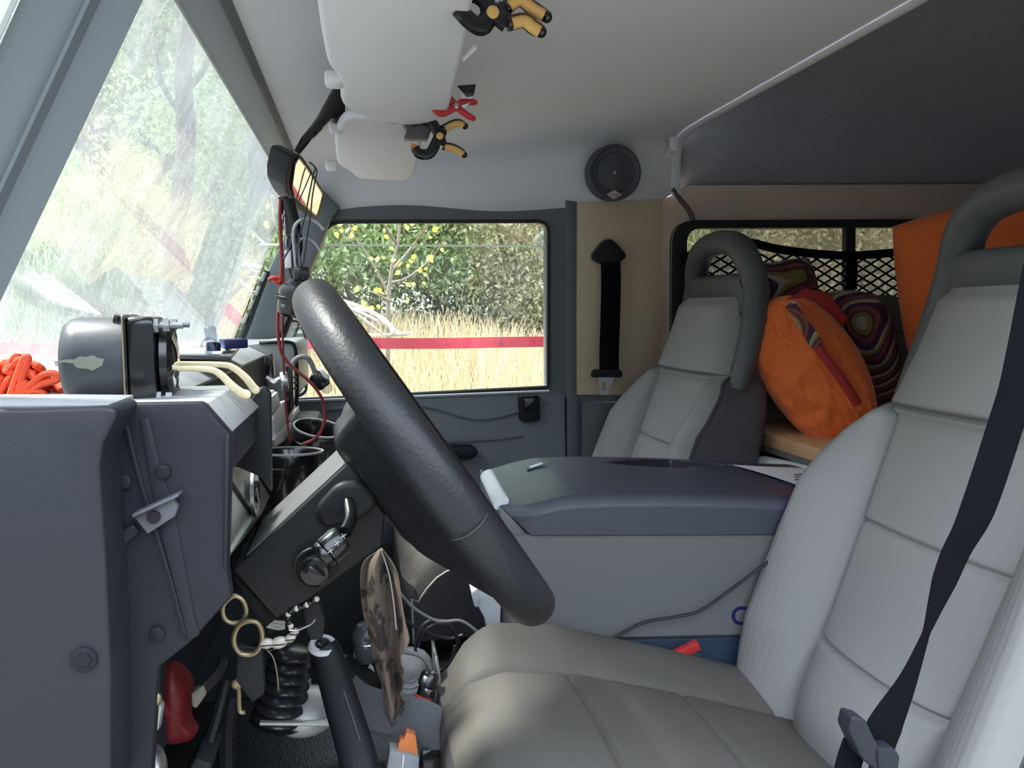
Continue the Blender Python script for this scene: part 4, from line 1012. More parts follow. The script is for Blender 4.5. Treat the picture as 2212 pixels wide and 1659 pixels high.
def lid(u, w_):
    # w_ runs round the section: near skirt, top, far skirt
    x = -.006+u*(FL+.006)
    k = w_*2-1; e = math.copysign(min(1, abs(k)/.86), k); yy = FW/2*(1+e); z = lidz(x, e)
    if abs(e) > .90: z -= .014*((abs(e)-.90)/.10)**2
    if abs(k) > .86: z = z+(max(.001, .036*(1-(x+.006)/.042))-z)*((abs(k)-.86)/.14)
    # front corner is rounded in plan
    rx = max(0, .05-x)/.05; yy = FW/2+(yy-FW/2)*(1-.14*rx*rx)
    # pen tray scooped in the far half
    ya = yy/FW
    if .16 < x < .56:
        cx = (x-.37)/.17; cy = (ya-.74-.04*cx)/(.17*max(.12, (1-cx)*.62 if cx > -.2 else 1-abs(cx+.2)**2.2)); d = cy*cy+abs(cx)**6
        if d < 1: z -= .026*sm(1-d, 0, .75)
        if d < .93: tray[(round(u*199), round(w_*259))] = 1
    return Fq(x, yy, max(z, .001))
m = MB().grid(lid, 200, 260)
nu = 200; m.f.append(tuple(nu*j for j in range(260))[::-1]); m.m.append(0); m.f.append(tuple(nu*j+nu-1 for j in range(260))); m.m.append(0)
tf = []; kf = []
for q in m.f:
    (tf if len(q) == 4 and all((k % nu, k//nu) in tray for k in q) else kf).append(q)
m.f = kf; ld = link('lid', m, M_flid, t, sharp=50)
us = sorted({k for q in tf for k in q}); mp_ = {k: i for i, k in enumerate(us)}
link('pen_tray', MB().add([m.v[k] for k in us], [tuple(mp_[k] for k in q) for q in tf]), mat('shade_dark_tray', (.018, .017, .024), .6), ld)  # shadow inside the tray put into a near-black colour
# front latch strip and fluted front
def pt(x, y, dz=0): return Fq(x, y, lidz(max(x, 0), 2*y/FW-1)+dz)
m = MB().prism([Fq(-.006, .012, -.004), Fq(-.009, .012, .032), Fq(-.004, .012, .034), Fq(.034, .012, -.002)], FR @ Vector((0, .292, 0)), .002)
link('front_frame', m, M_fbody, t)
m = MB().tube([Fq(-.004, .035+.20*i/12, .038) for i in range(13)], .012, 14, flat=(.0125, .0075), up=(.8, 0, .55))
link('latch_strip', m, M_white, t)
p = pt(.075, .20, .0035); nrm = (FR @ Vector((-.35, 0, 1))).normalized()
bd = link('badge', MB().box(p, (.018, .034, .0012), frame(nrm, FR @ Vector((0, 1, 0))) @ Matrix.Rotation(pi/2, 3, 'Z'), .0004), M_flid, t)
link('badge_plate', MB().box(p+nrm*.0008, (.012, .022, .0010), frame(nrm, FR @ Vector((0, 1, 0))) @ Matrix.Rotation(pi/2, 3, 'Z'), .0004), M_white, bd)
m = MB().prism([Fq(-.001, .03, -.005), Fq(-.001, .285, -.005), Fq(-.001, .27, -.045), Fq(-.001, .045, -.045)], FR @ Vector((-.009, 0, 0)), .003)
fp_ = link('front_recess', m, M_fbody, t)
for y in (.09, .17, .25): link('notch', MB().box(Fq(-.0105, y, -.018), (.004, .010, .012), FR, .001), M_flid, fp_)
# folded carrying handle at the front
m = MB()
for y0, y1 in ((.012, .035), (.28, .303)):
    m.prism([Fq(-.002, y0, -.075), Fq(-.034, y0, -.082), Fq(-.040, y0, -.10), Fq(-.026, y0, -.125), Fq(-.018, y0, -.155), Fq(-.002, y0, -.16)], FR @ Vector((0, y1-y0, 0)), .003)
m.prism([Fq(-.034, .012, -.078), Fq(-.046, .012, -.086), Fq(-.040, .012, -.110), Fq(-.026, .012, -.104)], FR @ Vector((0, .291, 0)), .003)
m.prism([Fq(-.002, .03, -.11), Fq(-.022, .03, -.13), Fq(-.016, .03, -.155), Fq(-.002, .03, -.158)], FR @ Vector((0, .25, 0)), .002)
link('handle', m, mat('grey_white_handle_plastic', (.42, .44, .47), .45), t)
link('plug_socket', MB().cyl(Fq(.012, .045, -.168), FR @ Vector((-1, 0, .2)), .009, .012, 16, .002), M_black, t)
mm = text_mb('COOL', at(1576, 1331, Y=1.03)+Vector((0, -.006, 0)), FR @ Vector((1, 0, 0)), (0, 0, 1), .040, align='LEFT', bold=.02)
# push onto the side plane of the body
vv = []
Fi = FR.inverted()
for p in mm.v:
    q = Fi @ (p-FO); vv.append(Fq(q.x, -.0006, q.z))
link('lettering', MB().add(vv, mm.f), M_blue, body, smooth=False, fixn=False)
# paper slip on the lid
def onlid(x, y): return Fq(x, y, lidz(x, 2*y/FW-1)+.004)
m = MB().grid(lambda u, v: onlid(.425+.14*u+.055*(1-v)*(1-u), .045+.17*v), 8, 8)
t2 = solo('paper_slip', m, M_paper, 'white paper slip with dark print lying on the back of the cool box lid', 'paper')
m = MB()
for k in range(3): a, b = onlid(.485+.01*k, .10+.02*k)+Vector((0, 0, .0008)), onlid(.515+.01*k, .12+.016*k)+Vector((0, 0, .0008)); m.tube([a, b], .0009, 5)
link('print', m, M_pcb, t2)
# cable running up the side of the cool box
m = MB().tube(smooth_path([at(1290, 1400, Y=1.02), at(1330, 1376, Y=1.018), at(1390, 1345, Y=1.016), at(1460, 1332, Y=1.012), at(1510, 1320, Y=1.008), at(1570, 1280, Y=1.004), at(1640, 1228, Y=1.0), at(1720, 1170, Y=1.02)], 8), .0024, 8)
solo('power_cable', m, M_cord, 'thin black cable running up across the side of the cool box', 'cable')
# red belt-buckle button
p = at(1479, 1399, Y=1.015)
t = thing('belt_receiver', 'black belt receiver with a red release button beside the driver\'s cushion', 'belt buckle', p-Vector((0, 0, .08)))
R_ = Matrix.Rotation(radians(22), 3, 'Y')
link('housing', MB().box(p-Vector((.0, -.004, .042)), (.042, .016, .075), Matrix.Rotation(.2, 3, 'Y'), .004), M_fbase, t)
link('release_button', MB().box(p+Vector((0, -.004, -.002)), (.040, .012, .014), Matrix.Rotation(radians(-20), 3, 'Y'), .0015), M_red, t)

# ================================================================== rear load area
def pillow(name, c, size, rot, m, label, cat, seed, wr=.006, pow_=.42, parts=None, fine=60, rnd=.06):
    R3 = rot; c = Vector(c)
    def fn(sgn):
        def g(u, v):
            a, b = u*2-1, v*2-1
            th = ((1-abs(a)**3.2)*(1-abs(b)**3.2))**pow_
            px = a*(1-.10*(1-b*b)*abs(a)*.0-rnd*.7*(b*b))*size[0]/2; py = b*(1-rnd*(a*a))*size[1]/2
            nz = mnoise.noise(Vector((a*2.3+seed, b*2.3, sgn*.5)))*wr*1.4+mnoise.noise(Vector((a*7+seed, b*4, sgn)))*wr*.7
            r = 1-abs(2*mnoise.noise(Vector((a*3+seed*2, b*6+a*2, sgn+3)))); nz -= wr*1.6*max(0, r-.75)*4*.35
            return c+R3 @ Vector((px, py, sgn*(th*size[2]/2)+nz*min(1, th*2)))
        return g
    mb = MB().grid(fn(1), fine, fine).grid(fn(-1), fine, fine, flip=True)
    return solo(name, mb, m, label, cat, weld=True, sharp=70)
def basis(x, z):
    z = Vector(z).normalized(); x = Vector(x); x = (x-z*z.dot(x)).normalized(); y = z.cross(x); return Matrix((x, y, z)).transposed()
# shelf board the pillows rest on
t = thing('bed_platform', 'wooden bed platform edge behind the passenger seat with grey felt beneath', 'shelf', at(1700, 990, Y=1.35))
a, b = at(1620, 925, Y=1.50), at(1772, 970, Y=1.22)
dz = Vector((0, 0, -.027)); back = Vector((.9, .25, 0))
a = a+(a-b)*.3
m = MB().prism([a, b, b+dz, a+dz], (.86, .0, .0), .002)
link('board', m, M_shelf, t)
m = MB().prism([a+dz, b+dz, b+dz*1.45, a+dz*1.45], (.85, .0, 0), .001)
link('felt', m, mat('grey_felt_layer', (.12, .12, .11), .95), t)
m = MB().prism([a+Vector((.03, 0, -.05)), b+Vector((.03, 0, -.05)), b+Vector((.03, 0, -.4)), a+Vector((.03, 0, -.4))], (.80, 0, 0))
link('cabinet', m, mat('dark_green_box', (.02, .045, .038), .6), t)
p = at(1690, 1035, Y=1.35)
solo('rolled_mat', MB().tube([at(1600, 1015, Y=1.42)+Vector((.05, 0, 0)), at(1790, 1065, Y=1.12)+Vector((.06, 0, 0))], .026, 20), M_white, 'white rolled mat lying behind the cool box under the bed platform', 'mat')
# big orange pillow leaning behind the passenger seat
cz = at(1750, 800, Y=1.42)
X_ = (at(1840, 930, Y=1.36)-at(1665, 650, Y=1.44)).normalized()
o = pillow('orange_pillow', at(1738, 800, Y=1.40)+Vector((.015, 0, 0)), (.33, .19, .13), basis(X_, (-.62, -.78, .05)), M_orange, 'large crumpled orange pillow leaning behind the passenger seat', 'pillow', 2.3, .008, rnd=.30)
m = MB().tube(smooth_path([at(1762, 742, Y=1.318), at(1790, 782, Y=1.308), at(1820, 822, Y=1.300), at(1852, 872, Y=1.300)], 8), .012, 10, flat=(.009, .007), up=(.3, .1, -1))
link('piping_band', m, M_redcloth, o)
m = MB().tube(smooth_path([at(1706, 656, Y=1.345), at(1733, 695, Y=1.328), at(1766, 748, Y=1.314)], 6), .012, 10, flat=(.014, .005), up=(.3, .1, -1))
link('patterned_band', m, M_swirl, o)
o = pillow('red_patterned_pillow', at(1826, 775, Y=1.54), (.31, .23, .10), basis((.30, .05, -.9), (-.85, -.5, -.2)), M_swirl, 'pillow with brown and purple retro swirl print and a red patch behind the orange pillow', 'pillow', 5.1, .006, rnd=.2)
m = MB(); 
P = [(1700, 648), (1740, 622), (1790, 632), (1836, 690), (1780, 742), (1745, 705)]
m.prism([at(x, y, Y=1.40) for x, y in P], (.004, .012, 0), .004)
link('red_patch', m, M_redcloth, o)
o = pillow('swirl_cushion', at(1690, 625, Y=1.66), (.16, .14, .08), basis((1, 0, 0), (-.3, -.8, .4)), M_swirl, 'small swirl-print cushion beside the passenger head restraint', 'cushion', 9.1, .004, fine=36)
o = pillow('bedding_roll', at(1890, 775, Y=1.62), (.66, .30, .17), basis((1, .05, -.05), (-.15, -.75, .6)), M_bed, 'grey-brown rumpled bedding lying under the cargo net', 'bedding', 7.7, .014)
o = pillow('orange_cushion', at(2120, 625, Y=1.32), (.34, .30, .12), basis((.30, .02, -1), (-.75, -.62, .05)), M_orange, "orange cushion standing behind the driver's seat head restraint", 'cushion', 4.4, .004)
m = MB().box((2.08, 1.20, -.34), (.60, 1.1, .10), None, .03)
solo('dark_mattress', m, M_lining, 'dark mattress under the pillows in the load area', 'mattress')
# cargo net
t = thing('cargo_net', 'black elastic cargo net stretched across the rear side window', 'net', at(1800, 640, Y=1.82))
Yn = 1.83
top = smooth_path([at(x, y, Y=Yn) for x, y in [(1470, 560), (1540, 535), (1612, 524), (1680, 538), (1760, 548), (1840, 552), (1930, 546), (2010, 540), (2150, 520)]], 8)
link('top_cord', MB().tube(top, .006, 8, flat=(.011, .004), up=(0, 0, 1)), M_web, t)
m = MB(); xs_ = [(p.x, p.z) for p in top]
def ztop(x): return interp(x, xs_)
xa, xb = top[0].x, top[-1].x; sp_ = .045
k = xa-.5
while k < xb+.5:
    for s in (1, -1):
        pts = []
        for j in range(17):
            x = k+s*j*.0225; zz = -.0; p = Vector((x, Yn+.002*s, .135-j*.0125))
            z = p.z
            if xa < x < xb and z < ztop(x)+.003: pts.append(p)
        if len(pts) > 2: m.tube(pts, .0021, 5, flat=(.0028, .0014), up=(0, 0, 1))
    k += sp_
link('mesh', m, M_web, t, fixn=False)
m = MB().tube([at(1846, 545, Y=Yn-.004), at(1845, 625, Y=Yn-.004)], .006, 8, flat=(.009, .003), up=(1, 0, 0))
link('strap', m, M_web, t)
# hanging passenger belt in front of the plywood
t = thing('passenger_seat_belt', 'black seat belt hanging in front of the plywood board', 'seat belt', at(1312, 850, Y=1.83))
m = MB().prism([at(x, y, Y=1.825) for x, y in rounded([(1302, 524), (1312, 516), (1322, 516), (1332, 524), (1352, 546), (1354, 556), (1338, 568), (1298, 568), (1284, 558), (1284, 548)], 6)], (0, .035, 0), .008, 3)
link('anchor_cover', m, M_black, t)
pts = smooth_path([at(1319, 560, Y=1.835), at(1320, 620, Y=1.832), at(1318, 700, Y=1.83), at(1316, 760, Y=1.828), at(1316, 808, Y=1.826)], 6)
link('webbing', MB().tube(pts, .02, 10, flat=(.0255, .0022), up=(1, 0, 0)), M_web, t)
m = MB().prism([at(x, y, Y=1.818) for x, y in rounded([(1284, 798), (1342, 798), (1346, 806), (1344, 816), (1280, 816), (1278, 808)], 4)], (0, .014, 0), .004)
tg = link('tongue_grip', m, M_black, t)
inner = quad_loop([(1300, 826), (1310, 826), (1309, 844), (1299, 844)], 2, 4, 3); outer = quad_loop([(1291, 812), (1328, 812), (1312, 853), (1296, 853)], 4, 4, 3)
link('tongue', MB().ring_plate([at(p.x, p.y, Y=1.82) for p in inner], [at(p.x, p.y, Y=1.82) for p in outer], (0, .003, 0)), M_steel, tg)
# driver's belt
t = thing('driver_seat_belt', "black seat belt hanging down over the driver's seat with a slate buckle tongue", 'seat belt', at(1900, 1640, Y=.50))
P = [(2420, -260, .458), (2345, 150, .463), (2255, 560, .47), (2210, 780, .475), (2178, 900, .48), (2112, 1100, .485), (2062, 1200, .49), (2028, 1290, .493), (1998, 1375, .496), (1958, 1475, .50), (1915, 1560, .50), (1893, 1612, .50)]
pts = smooth_path([at(x, y, Y=Y) for x, y, Y in P], 8)
def wd_(u): return interp(u, [(0, .0165), (.46, .0165), (.60, .012), (.72, .0035), (.79, .008), (.92, .0165), (1, .017)])
link('webbing', MB().tube(pts, .02, 12, flat=(wd_, .0015), up=(1, .0, .30)), M_web, t)
c = at(1882, 1600, Y=.497)
m = MB().prism([at(x, y, Y=.490) for x, y in rounded([(1842, 1548), (1872, 1556), (1880, 1575), (1906, 1628), (1936, 1640), (1940, 1662), (1900, 1672), (1862, 1640), (1834, 1580)], 8)], (0, .016, 0), .004, 3)
m.prism([at(x, y, Y=.488) for x, y in rounded([(1896, 1618), (1928, 1614), (1946, 1632), (1938, 1690), (1900, 1690)], 8)], (0, .014, 0), .004)
link('tongue', m, mat('slate_buckle_plastic', (.022, .025, .032), .45, spec=.3), t)
m = MB().tube(smooth_path([at(1850, 1600, Y=.505), at(1836, 1640, Y=.505), at(1822, 1700, Y=.505)], 4), .02, 8, flat=(.012, .0015), up=(1, 0, .3))
link('lap_webbing', m, M_web, t)
t0 = pts[0]+Vector((.01, -.004, .01))
link('upper_anchor', MB().box(t0, (.05, .012, .04), None, .005), M_black, [o for o in bpy.data.objects if o.name.startswith('driver_seat_belt')][0])
# ================================================================== overhead: visors, clamps, mirror, speaker
def visor(name, P, Z0, Z1, label):
    """soft flat visor from a pixel outline on a plane that drops from Z0 at its front to Z1 at its rear edge"""
    t = thing(name, label, 'sun visor', at(P[0][0], P[0][1], Z=Z0), 'sun visors')
    lp = rounded(P, 26, 6); pts = [at(x, y, Z=Z0) for x, y in lp]
    m = MB().prism(pts, (0, 0, .014), .0055, 3)
    link('pad', m, M_visor, t); return t
v1 = visor('sun_visor', [(676, -60), (1035, -60), (1000, 120), (966, 255), (905, 272), (820, 268), (752, 240), (736, 222), (735, 172), (708, 142), (694, 70)], .268, .268, "large near sun visor above the driver's side, pale grey")
v2 = visor('sun_visor', [(742, 256), (860, 258), (912, 312), (905, 340), (893, 382), (872, 392), (770, 386), (752, 368), (728, 356), (722, 290)], .268, .268, 'smaller-looking far sun visor above the passenger side, pale grey')
for (x, y, Z, w) in ((722, 172, .275, v1), (716, 358, .275, v2), (727, 276, .275, v2)):
    p = at(x, y, Z=Z); link('pivot', MB().box(p, (.022, .03, .016), None, .005), M_head, w)
link('clip', MB().tube([at(1000, 128, Z=.275), at(1028, 100, Z=.285)], .003, 6), M_head, v1)
def jaw_clamp(label, P, Y, grip, body, sc=1.0, far=False):
    """spring clamp: P = dict of pixel points: jaw, pivot, handle ends"""
    t = thing('spring_clamp', label, 'clamp', at(*P['pivot'], Y=Y), 'spring clamps on the visors')
    for k, (jp, hp_) in enumerate(P['arms']):
        dy = .003*(1 if k else -1)
        pts = smooth_path([at(x, y, Y=Y+dy*(.5 if i else 1)) for i, (x, y) in enumerate(jp+[P['pivot']]+hp_[:1])], 6)
        link('arm', MB().tube(pts, .005*sc, 8, flat=(.0075*sc, .005*sc), up=(0, 0, 1)), body, t)
        pts = smooth_path([at(x, y, Y=Y+dy) for x, y in hp_], 6); n_ = len(pts)-1
        link('handle', MB().tube(pts, .006*sc, 10, flat=(lambda u: .0062*sc*(1-.45*max(0, u-.75)*4*.5), .0065*sc), up=(0, 0, 1)).ball(pts[-1], .0052*sc), body, t)
        if grip:
            g = [p+Vector((0, -.0035*sc, -.002*sc)) for p in pts[2:-2]]
            link('grip', MB().tube(g, .005*sc, 10, flat=(.0048*sc, .0048*sc), up=(0, 0, 1)), grip, t)
        q = at(*jp[0], Y=Y)
        link('jaw_pad', MB().box(q, (.012*sc, .010*sc, .006*sc), Matrix.Rotation(.5, 3, 'Y'), .0018), (M_amber if grip else body), t)
    p = at(*P['pivot'], Y=Y)
    link('pivot', MB().cyl(p+Vector((0, -.007*sc, 0)), (0, 1, 0), .0052*sc, .014*sc, 16, .001), grip or M_steel, t)
    link('spring', MB().tube([p+Vector((cos(a*.5)*.006*sc, -.004+.0006*a, sin(a*.5)*.006*sc)) for a in range(30)], .0011, 5), M_steel, t)
    return t
jaw_clamp('black and yellow spring clamp at the top of the picture on the near visor', {'pivot': (1062, 32), 'arms': [([(990, 18), (1010, 40), (1040, 58)], [(1095, 52), (1130, 44), (1150, 58), (1168, 68)]), ([(986, 6), (1020, -14), (1050, 4)], [(1090, 20), (1120, -2), (1150, 18), (1180, 36)])]}, .72, M_yel, M_gloss, 1.12)
jaw_clamp('small red spring clamp on the far corner of the near visor', {'pivot': (985, 230), 'arms': [([(938, 234), (955, 244)], [(992, 236), (1008, 248), (1022, 256)]), ([(940, 226), (968, 214)], [(992, 222), (1010, 220), (1026, 221)])]}, 1.06, None, M_red, .72)
jaw_clamp('black and yellow spring clamp joining the two visors', {'pivot': (949, 296), 'arms': [([(896, 318), (906, 332), (930, 330)], [(955, 316), (975, 318), (992, 326), (1002, 334)]), ([(888, 262), (915, 258), (938, 270)], [(955, 280), (978, 268), (992, 266), (1004, 272)])]}, 1.14, M_yel, M_gloss, 1.0)
t = thing('binder_clip', 'small black binder clip with a torn paper on the near visor behind the red clamp', 'clip', at(1010, 200, Y=1.05))
link('body', MB().prism([at(x, y, Y=1.05) for x, y in [(988, 184), (1029, 181), (1024, 205), (1010, 208)]], (0, .008, 0), .0015), M_gloss, t)
link('paper', MB().prism([at(x, y, Y=1.056) for x, y in [(990, 186), (1020, 206), (1018, 214), (998, 212)]], (0, .001, 0)), M_paper, t)
link('paper', MB().prism([at(x, y, Y=1.056) for x, y in [(1000, 226), (1016, 222), (1004, 232), (992, 232)]], (0, .001, 0)), M_paper, t)
m = MB().prism([at(x, y, Y=1.15) for x, y in rounded([(876, 258), (930, 254), (940, 268), (930, 284), (925, 300), (872, 298), (880, 280)], 5)], (0, .02, 0), .003)
solo('dark_cloth_tab', m, M_seatside, 'dark tab between the two visors behind the yellow-gripped clamp', 'tab')
# interior mirror and its arm
t = thing('rear_view_mirror', 'black rear-view mirror on a long arm, its glass showing straw-coloured grass', 'mirror', at(655, 470, Y=1.15))
m = MB().tube(smooth_path([at(740, 196, Y=1.18), at(712, 238, Y=1.17), at(690, 268, Y=1.16), at(662, 300, Y=1.15), at(640, 332, Y=1.145)], 6), .008, 10, flat=(lambda u: .0165-.0125*u, .006), up=(1, 0, .6))
link('arm', m, M_gloss, t)
link('mount', MB().prism([at(x, y, Y=1.17) for x, y in [(745, 190), (745, 248), (730, 262), (716, 256), (712, 244), (724, 214)]], (0, .03, 0), .004), M_black, t)
cg = at(664, 404, Y=1.15); mo = Vector((.45, .88, -.13)).normalized(); mn_ = (mo-cg.normalized()).normalized()
def onm(x, y, d=0):      # a point of the mirror's own plane
    q = ray(x, y); return q*((cg+mn_*d).dot(mn_)/q.dot(mn_))
Pf = rounded([(628, 336), (650, 334), (672, 366), (697, 412), (701, 424), (692, 460), (684, 476), (655, 460), (630, 430), (618, 404), (618, 378)], 8)
link('housing', MB().prism([onm(x, y) for x, y in Pf], -mn_*.028, .003, 3), M_black, t)
Pg = rounded([(644, 340), (664, 366), (692, 412), (696, 420), (688, 452), (683, 466), (664, 450), (636, 424), (630, 402), (636, 356)], 4)
gp = [onm(x, y, .001) for x, y in Pg]; link('rim', MB().tube(gp, .0015, 6, closed=True), M_gloss, t)
link('mirror_glass', MB().prism([cg+mn_*.001+(p-cg-mn_*.001)*.97 for p in gp], mn_*.0008, 0), M_mirror, t, smooth=False)
# thin wires looped over the mirror
m = MB()
for P in ([(660, 362), (655, 376), (646, 412), (640, 432)], [(672, 372), (664, 392), (650, 424), (645, 436)]): m.tube(smooth_path([at(x, y, Y=1.05) for x, y in P], 5), .0009, 5)
solo('looped_wire', m, M_cord, 'two thin dark wires looped over the left of the mirror glass', 'wire')
m = MB()
for P in ([(668, 350), (680, 362), (676, 380), (668, 420), (660, 462), (650, 500), (642, 540), (640, 572)], [(672, 352), (684, 368), (680, 392), (674, 430), (670, 470), (662, 520), (655, 572)]): m.tube(smooth_path([at(x, y, Y=1.045) for x, y in P], 6), .0011, 6)
solo('hanging_wire', m, M_cord, 'two thin wires hanging down across the right of the mirror glass', 'wire')
def cable(name, P, Y, r, m_, label, cat='cable', n=8):
    return solo(name, MB().tube(smooth_path([at(p[0], p[1], Y=(p[2] if len(p) > 2 else Y)) for p in P], 8), r, n), m_, label, cat)
cable('red_cable', [(606, 430), (604, 470), (606, 520), (608, 580), (604, 640), (600, 690), (602, 735), (612, 770), (640, 800), (664, 820), (684, 842), (698, 868), (702, 900), (694, 930), (676, 950), (652, 960)], 1.10, .0022, M_cordred, 'dark red cable hanging from the mirror and curling into the cup holder')
cable('red_wire', [(612, 440), (608, 500), (612, 600), (610, 690), (612, 770), (616, 850), (622, 920), (628, 956)], 1.112, .0016, M_cordred, 'thin red wire hanging straight down beside the curled red cable', 'wire')
cable('red_tie', [(580, 605), (590, 600), (602, 601), (606, 606), (600, 610), (590, 604)], 1.095, .0026, M_red, 'short red tie knotted round the hanging cables', 'tie')
m = MB().tube(smooth_path([at(x, y, Y=1.105) for x, y in [(612, 425), (620, 470), (626, 505), (632, 540), (628, 560), (640, 600)]], 6), .009, 10, flat=(.007, .003), up=(1, 0, 0))
m.tube(smooth_path([at(x, y, Y=1.103) for x, y in [(622, 430), (636, 490), (640, 530), (636, 560), (648, 600), (656, 620)]], 6), .009, 10, flat=(.0085, .003), up=(1, .2, 0))
t = solo('camera_strap', m, M_gloss, 'glossy black strap hanging below the rear-view mirror', 'strap')
M_lace = mat('white_thread', (.6, .6, .6), .7)
m = MB()
R = random.Random(2)
for k in range(5): m.tube(smooth_path([at(612+k*1.5+R.uniform(-2, 2), 455+k*14+j*6, Y=1.096) for j in range(4)], 3), .0008, 5)
link('stitch', m, M_lace, t)
cable('ring_cable', [(700, 496), (690, 484), (672, 474), (652, 474), (638, 486), (634, 506), (636, 540), (640, 580), (640, 606)], 1.09, .0024, mat('silvery_cable', (.32, .33, .34), .3, .4), 'silvery looped cable arching in front of the pillar, upper of two')
cable('ring_cable', [(692, 540), (680, 524), (664, 516), (648, 518), (644, 540), (650, 590)], 1.095, .0020, bpy.data.materials['silvery_cable'], 'silvery looped cable arching in front of the pillar, lower of two')
m = MB().tube(smooth_path([at(x, y, Y=1.1) for x, y in [(612, 560), (624, 540), (630, 520), (636, 512)]], 4), .0022, 6).ball(at(634, 510, Y=1.095), .005)
solo('cable_clip', m, M_gloss, 'small black clip holding the hanging cables together', 'clip')
m = MB().box(at(622, 560, Y=1.10), (.009, .003, .024), None, .001)
solo('key_tag', m, M_paper, 'small pale tag among the hanging cables below the mirror', 'tag')
# black clip-on gadget at the bottom of the cluster
t = thing('clip_on_fan', 'round glossy black clip-on gadget hanging in front of the pillar beside the wheel rim', 'gadget', at(632, 685, Y=1.09))
c = at(634, 648, Y=1.09)
link('body', MB().lathe([(0, 0), (.016, .001), (.0225, .006), (.0235, .020), (.0235, .036), (.021, .044), (.012, .048), (0, .049)], c+Vector((0, 0, -.024)), (.15, -.1, 1), 30), M_gloss, t)
link('band', MB().lathe([(.0236, 0), (.0244, .001), (.0244, .004), (.0236, .005)], c+Vector((0, 0, -.0)), (.15, -.1, 1), 30, ring=True), M_black, t)
link('jaw', MB().prism([at(x, y, Y=1.085) for x, y in [(612, 610), (634, 600), (660, 604), (650, 622), (618, 630)]], (0, .018, 0), .003), M_gloss, t)
link('hinge', MB().box(at(652, 592, Y=1.09), (.022, .016, .020), None, .004), M_gloss, t)
link('screw', MB().cyl(at(631, 616, Y=1.084), (0, -1, 0), .0022, .002, 12), M_steel, t)
link('eyelet', MB().tube([at(612+4*cos(k*pi/6), 661+2.4*sin(k*pi/6), Y=1.066) for k in range(12)], .0005, 5, closed=True), M_steel, t)
# bulb holder on a grey bent cable
t = thing('bulb_holder', 'small bulb in a black and white holder on a bent grey cable', 'lamp', at(700, 840, Y=1.3))
link('cable', MB().tube(smooth_path([at(x, y, Y=1.3) for x, y in [(628, 800), (634, 782), (646, 772), (662, 772), (672, 784), (682, 808)]], 6), .0042, 8), M_cordgrey, t)
a, b = at(680, 806, Y=1.3), at(704, 838, Y=1.3); ax = b-a
link('socket', MB().box(a.lerp(b, .45), (.024, .022, .030), Matrix.Rotation(-.65, 3, 'Y'), .005), M_gloss, t)
link('collar', MB().box(at(694, 812, Y=1.3), (.018, .020, .022), Matrix.Rotation(-.65, 3, 'Y'), .004), M_white, t)
link('bulb', MB().ball(at(706, 838, Y=1.3), (.010, .010, .010)), M_clear, t)
# speaker in the headliner
c = at(1328, 373, Y=1.80); ax = Vector((-.05, -1, -.10)).normalized()
t = thing('round_speaker', 'round dark speaker set in the headliner above the plywood board', 'speaker', c)
M_spk = mat('dark_speaker_plastic', (.07, .075, .09), .6, bump=(900, .4, .0005))
link('grille', MB().lathe([(.066, -.035), (.066, -.002), (.064, .002), (.060, .003), (.056, -.001), (.044, -.004), (.030, .001), (.012, .003), (.0, .004)], c, ax, 48), M_spk, t)
link('trim_ring', MB().lathe([(.044, -.002), (.046, .0), (.0475, -.002)], c, ax, 48, ring=True), M_spk, t)
link('centre_cap', MB().ball(c+ax*.004, (.004, .002, .004)), M_steel, t)
fr = frame(ax); fz = Vector((0, 0, 1)); fx = Vector((1, 0, 0))
bc = c+ax*.004+Vector((-.003, 0, -.052))
link('badge', MB().prism([bc+fx*x+fz*z for x, z in rounded([(-.020, 0), (0, .0115), (.020, 0), (0, -.0115)], .003)], ax*.002, .0005), mat('pinkish_badge', (.50, .38, .34), .5), t)
mm = text_mb('Pioneer', bc+ax*.0025, (1, 0, 0), (0, 0, 1), .0085)
link('badge_lettering', mm, M_pcb, t, smooth=False, fixn=False)
m = MB().box(at(1455, 312, Y=1.79), (.020, .012, .035), None, .003).tube(smooth_path([at(1448, 318, Y=1.79), at(1444, 334, Y=1.775), at(1452, 340, Y=1.775), at(1458, 325, Y=1.79)], 4), .003, 6)
solo('coat_hook', m, M_head, 'small pale coat hook on the headliner right of the speaker', 'hook')

# ================================================================== below the wheel: keys, levers, clutter
Yk = .72
t = thing('key_bunch', 'bunch of rings, cowrie shells and a printed tag hanging from the steering column', 'keys', at(560, 1400, Y=Yk))
def ring(P, r, m_, name='ring', Y=Yk, closed=False): return link(name, MB().tube(smooth_path([at(x, y, Y=Y) for x, y in P], 6, closed), r, 8, closed=closed), m_, t)
ring([(500, 1290), (484, 1306), (482, 1325), (490, 1340), (508, 1346), (524, 1340), (532, 1320), (526, 1298), (512, 1288)], .0022, M_brass, closed=True, Y=.71)
ring([(522, 1412), (508, 1396), (506, 1374), (516, 1352), (536, 1342), (556, 1345), (566, 1366), (564, 1392), (548, 1412)], .0024, M_brass, closed=True, Y=.705)
ring([(566, 1386), (576, 1404), (592, 1402), (600, 1396), (622, 1392), (636, 1380), (640, 1360), (652, 1352)], .0012, M_cord, 'string')
for k, (x, y, s) in enumerate(((576, 1390, 1), (603, 1388, 1.15), (627, 1378, .8), (636, 1366, .7))):
    c = at(x, y, Y=.705); s_ = link('cowrie_shell', MB().ball(c, (.0068*s, .004, .0050*s), Matrix.Rotation(-.2*k, 3, 'Y')), M_shell, t)
    link('slit', MB().ball(c+Vector((0, -.0037, -.0005)), (.0058*s, .0010, .0007)), M_seam, s_)
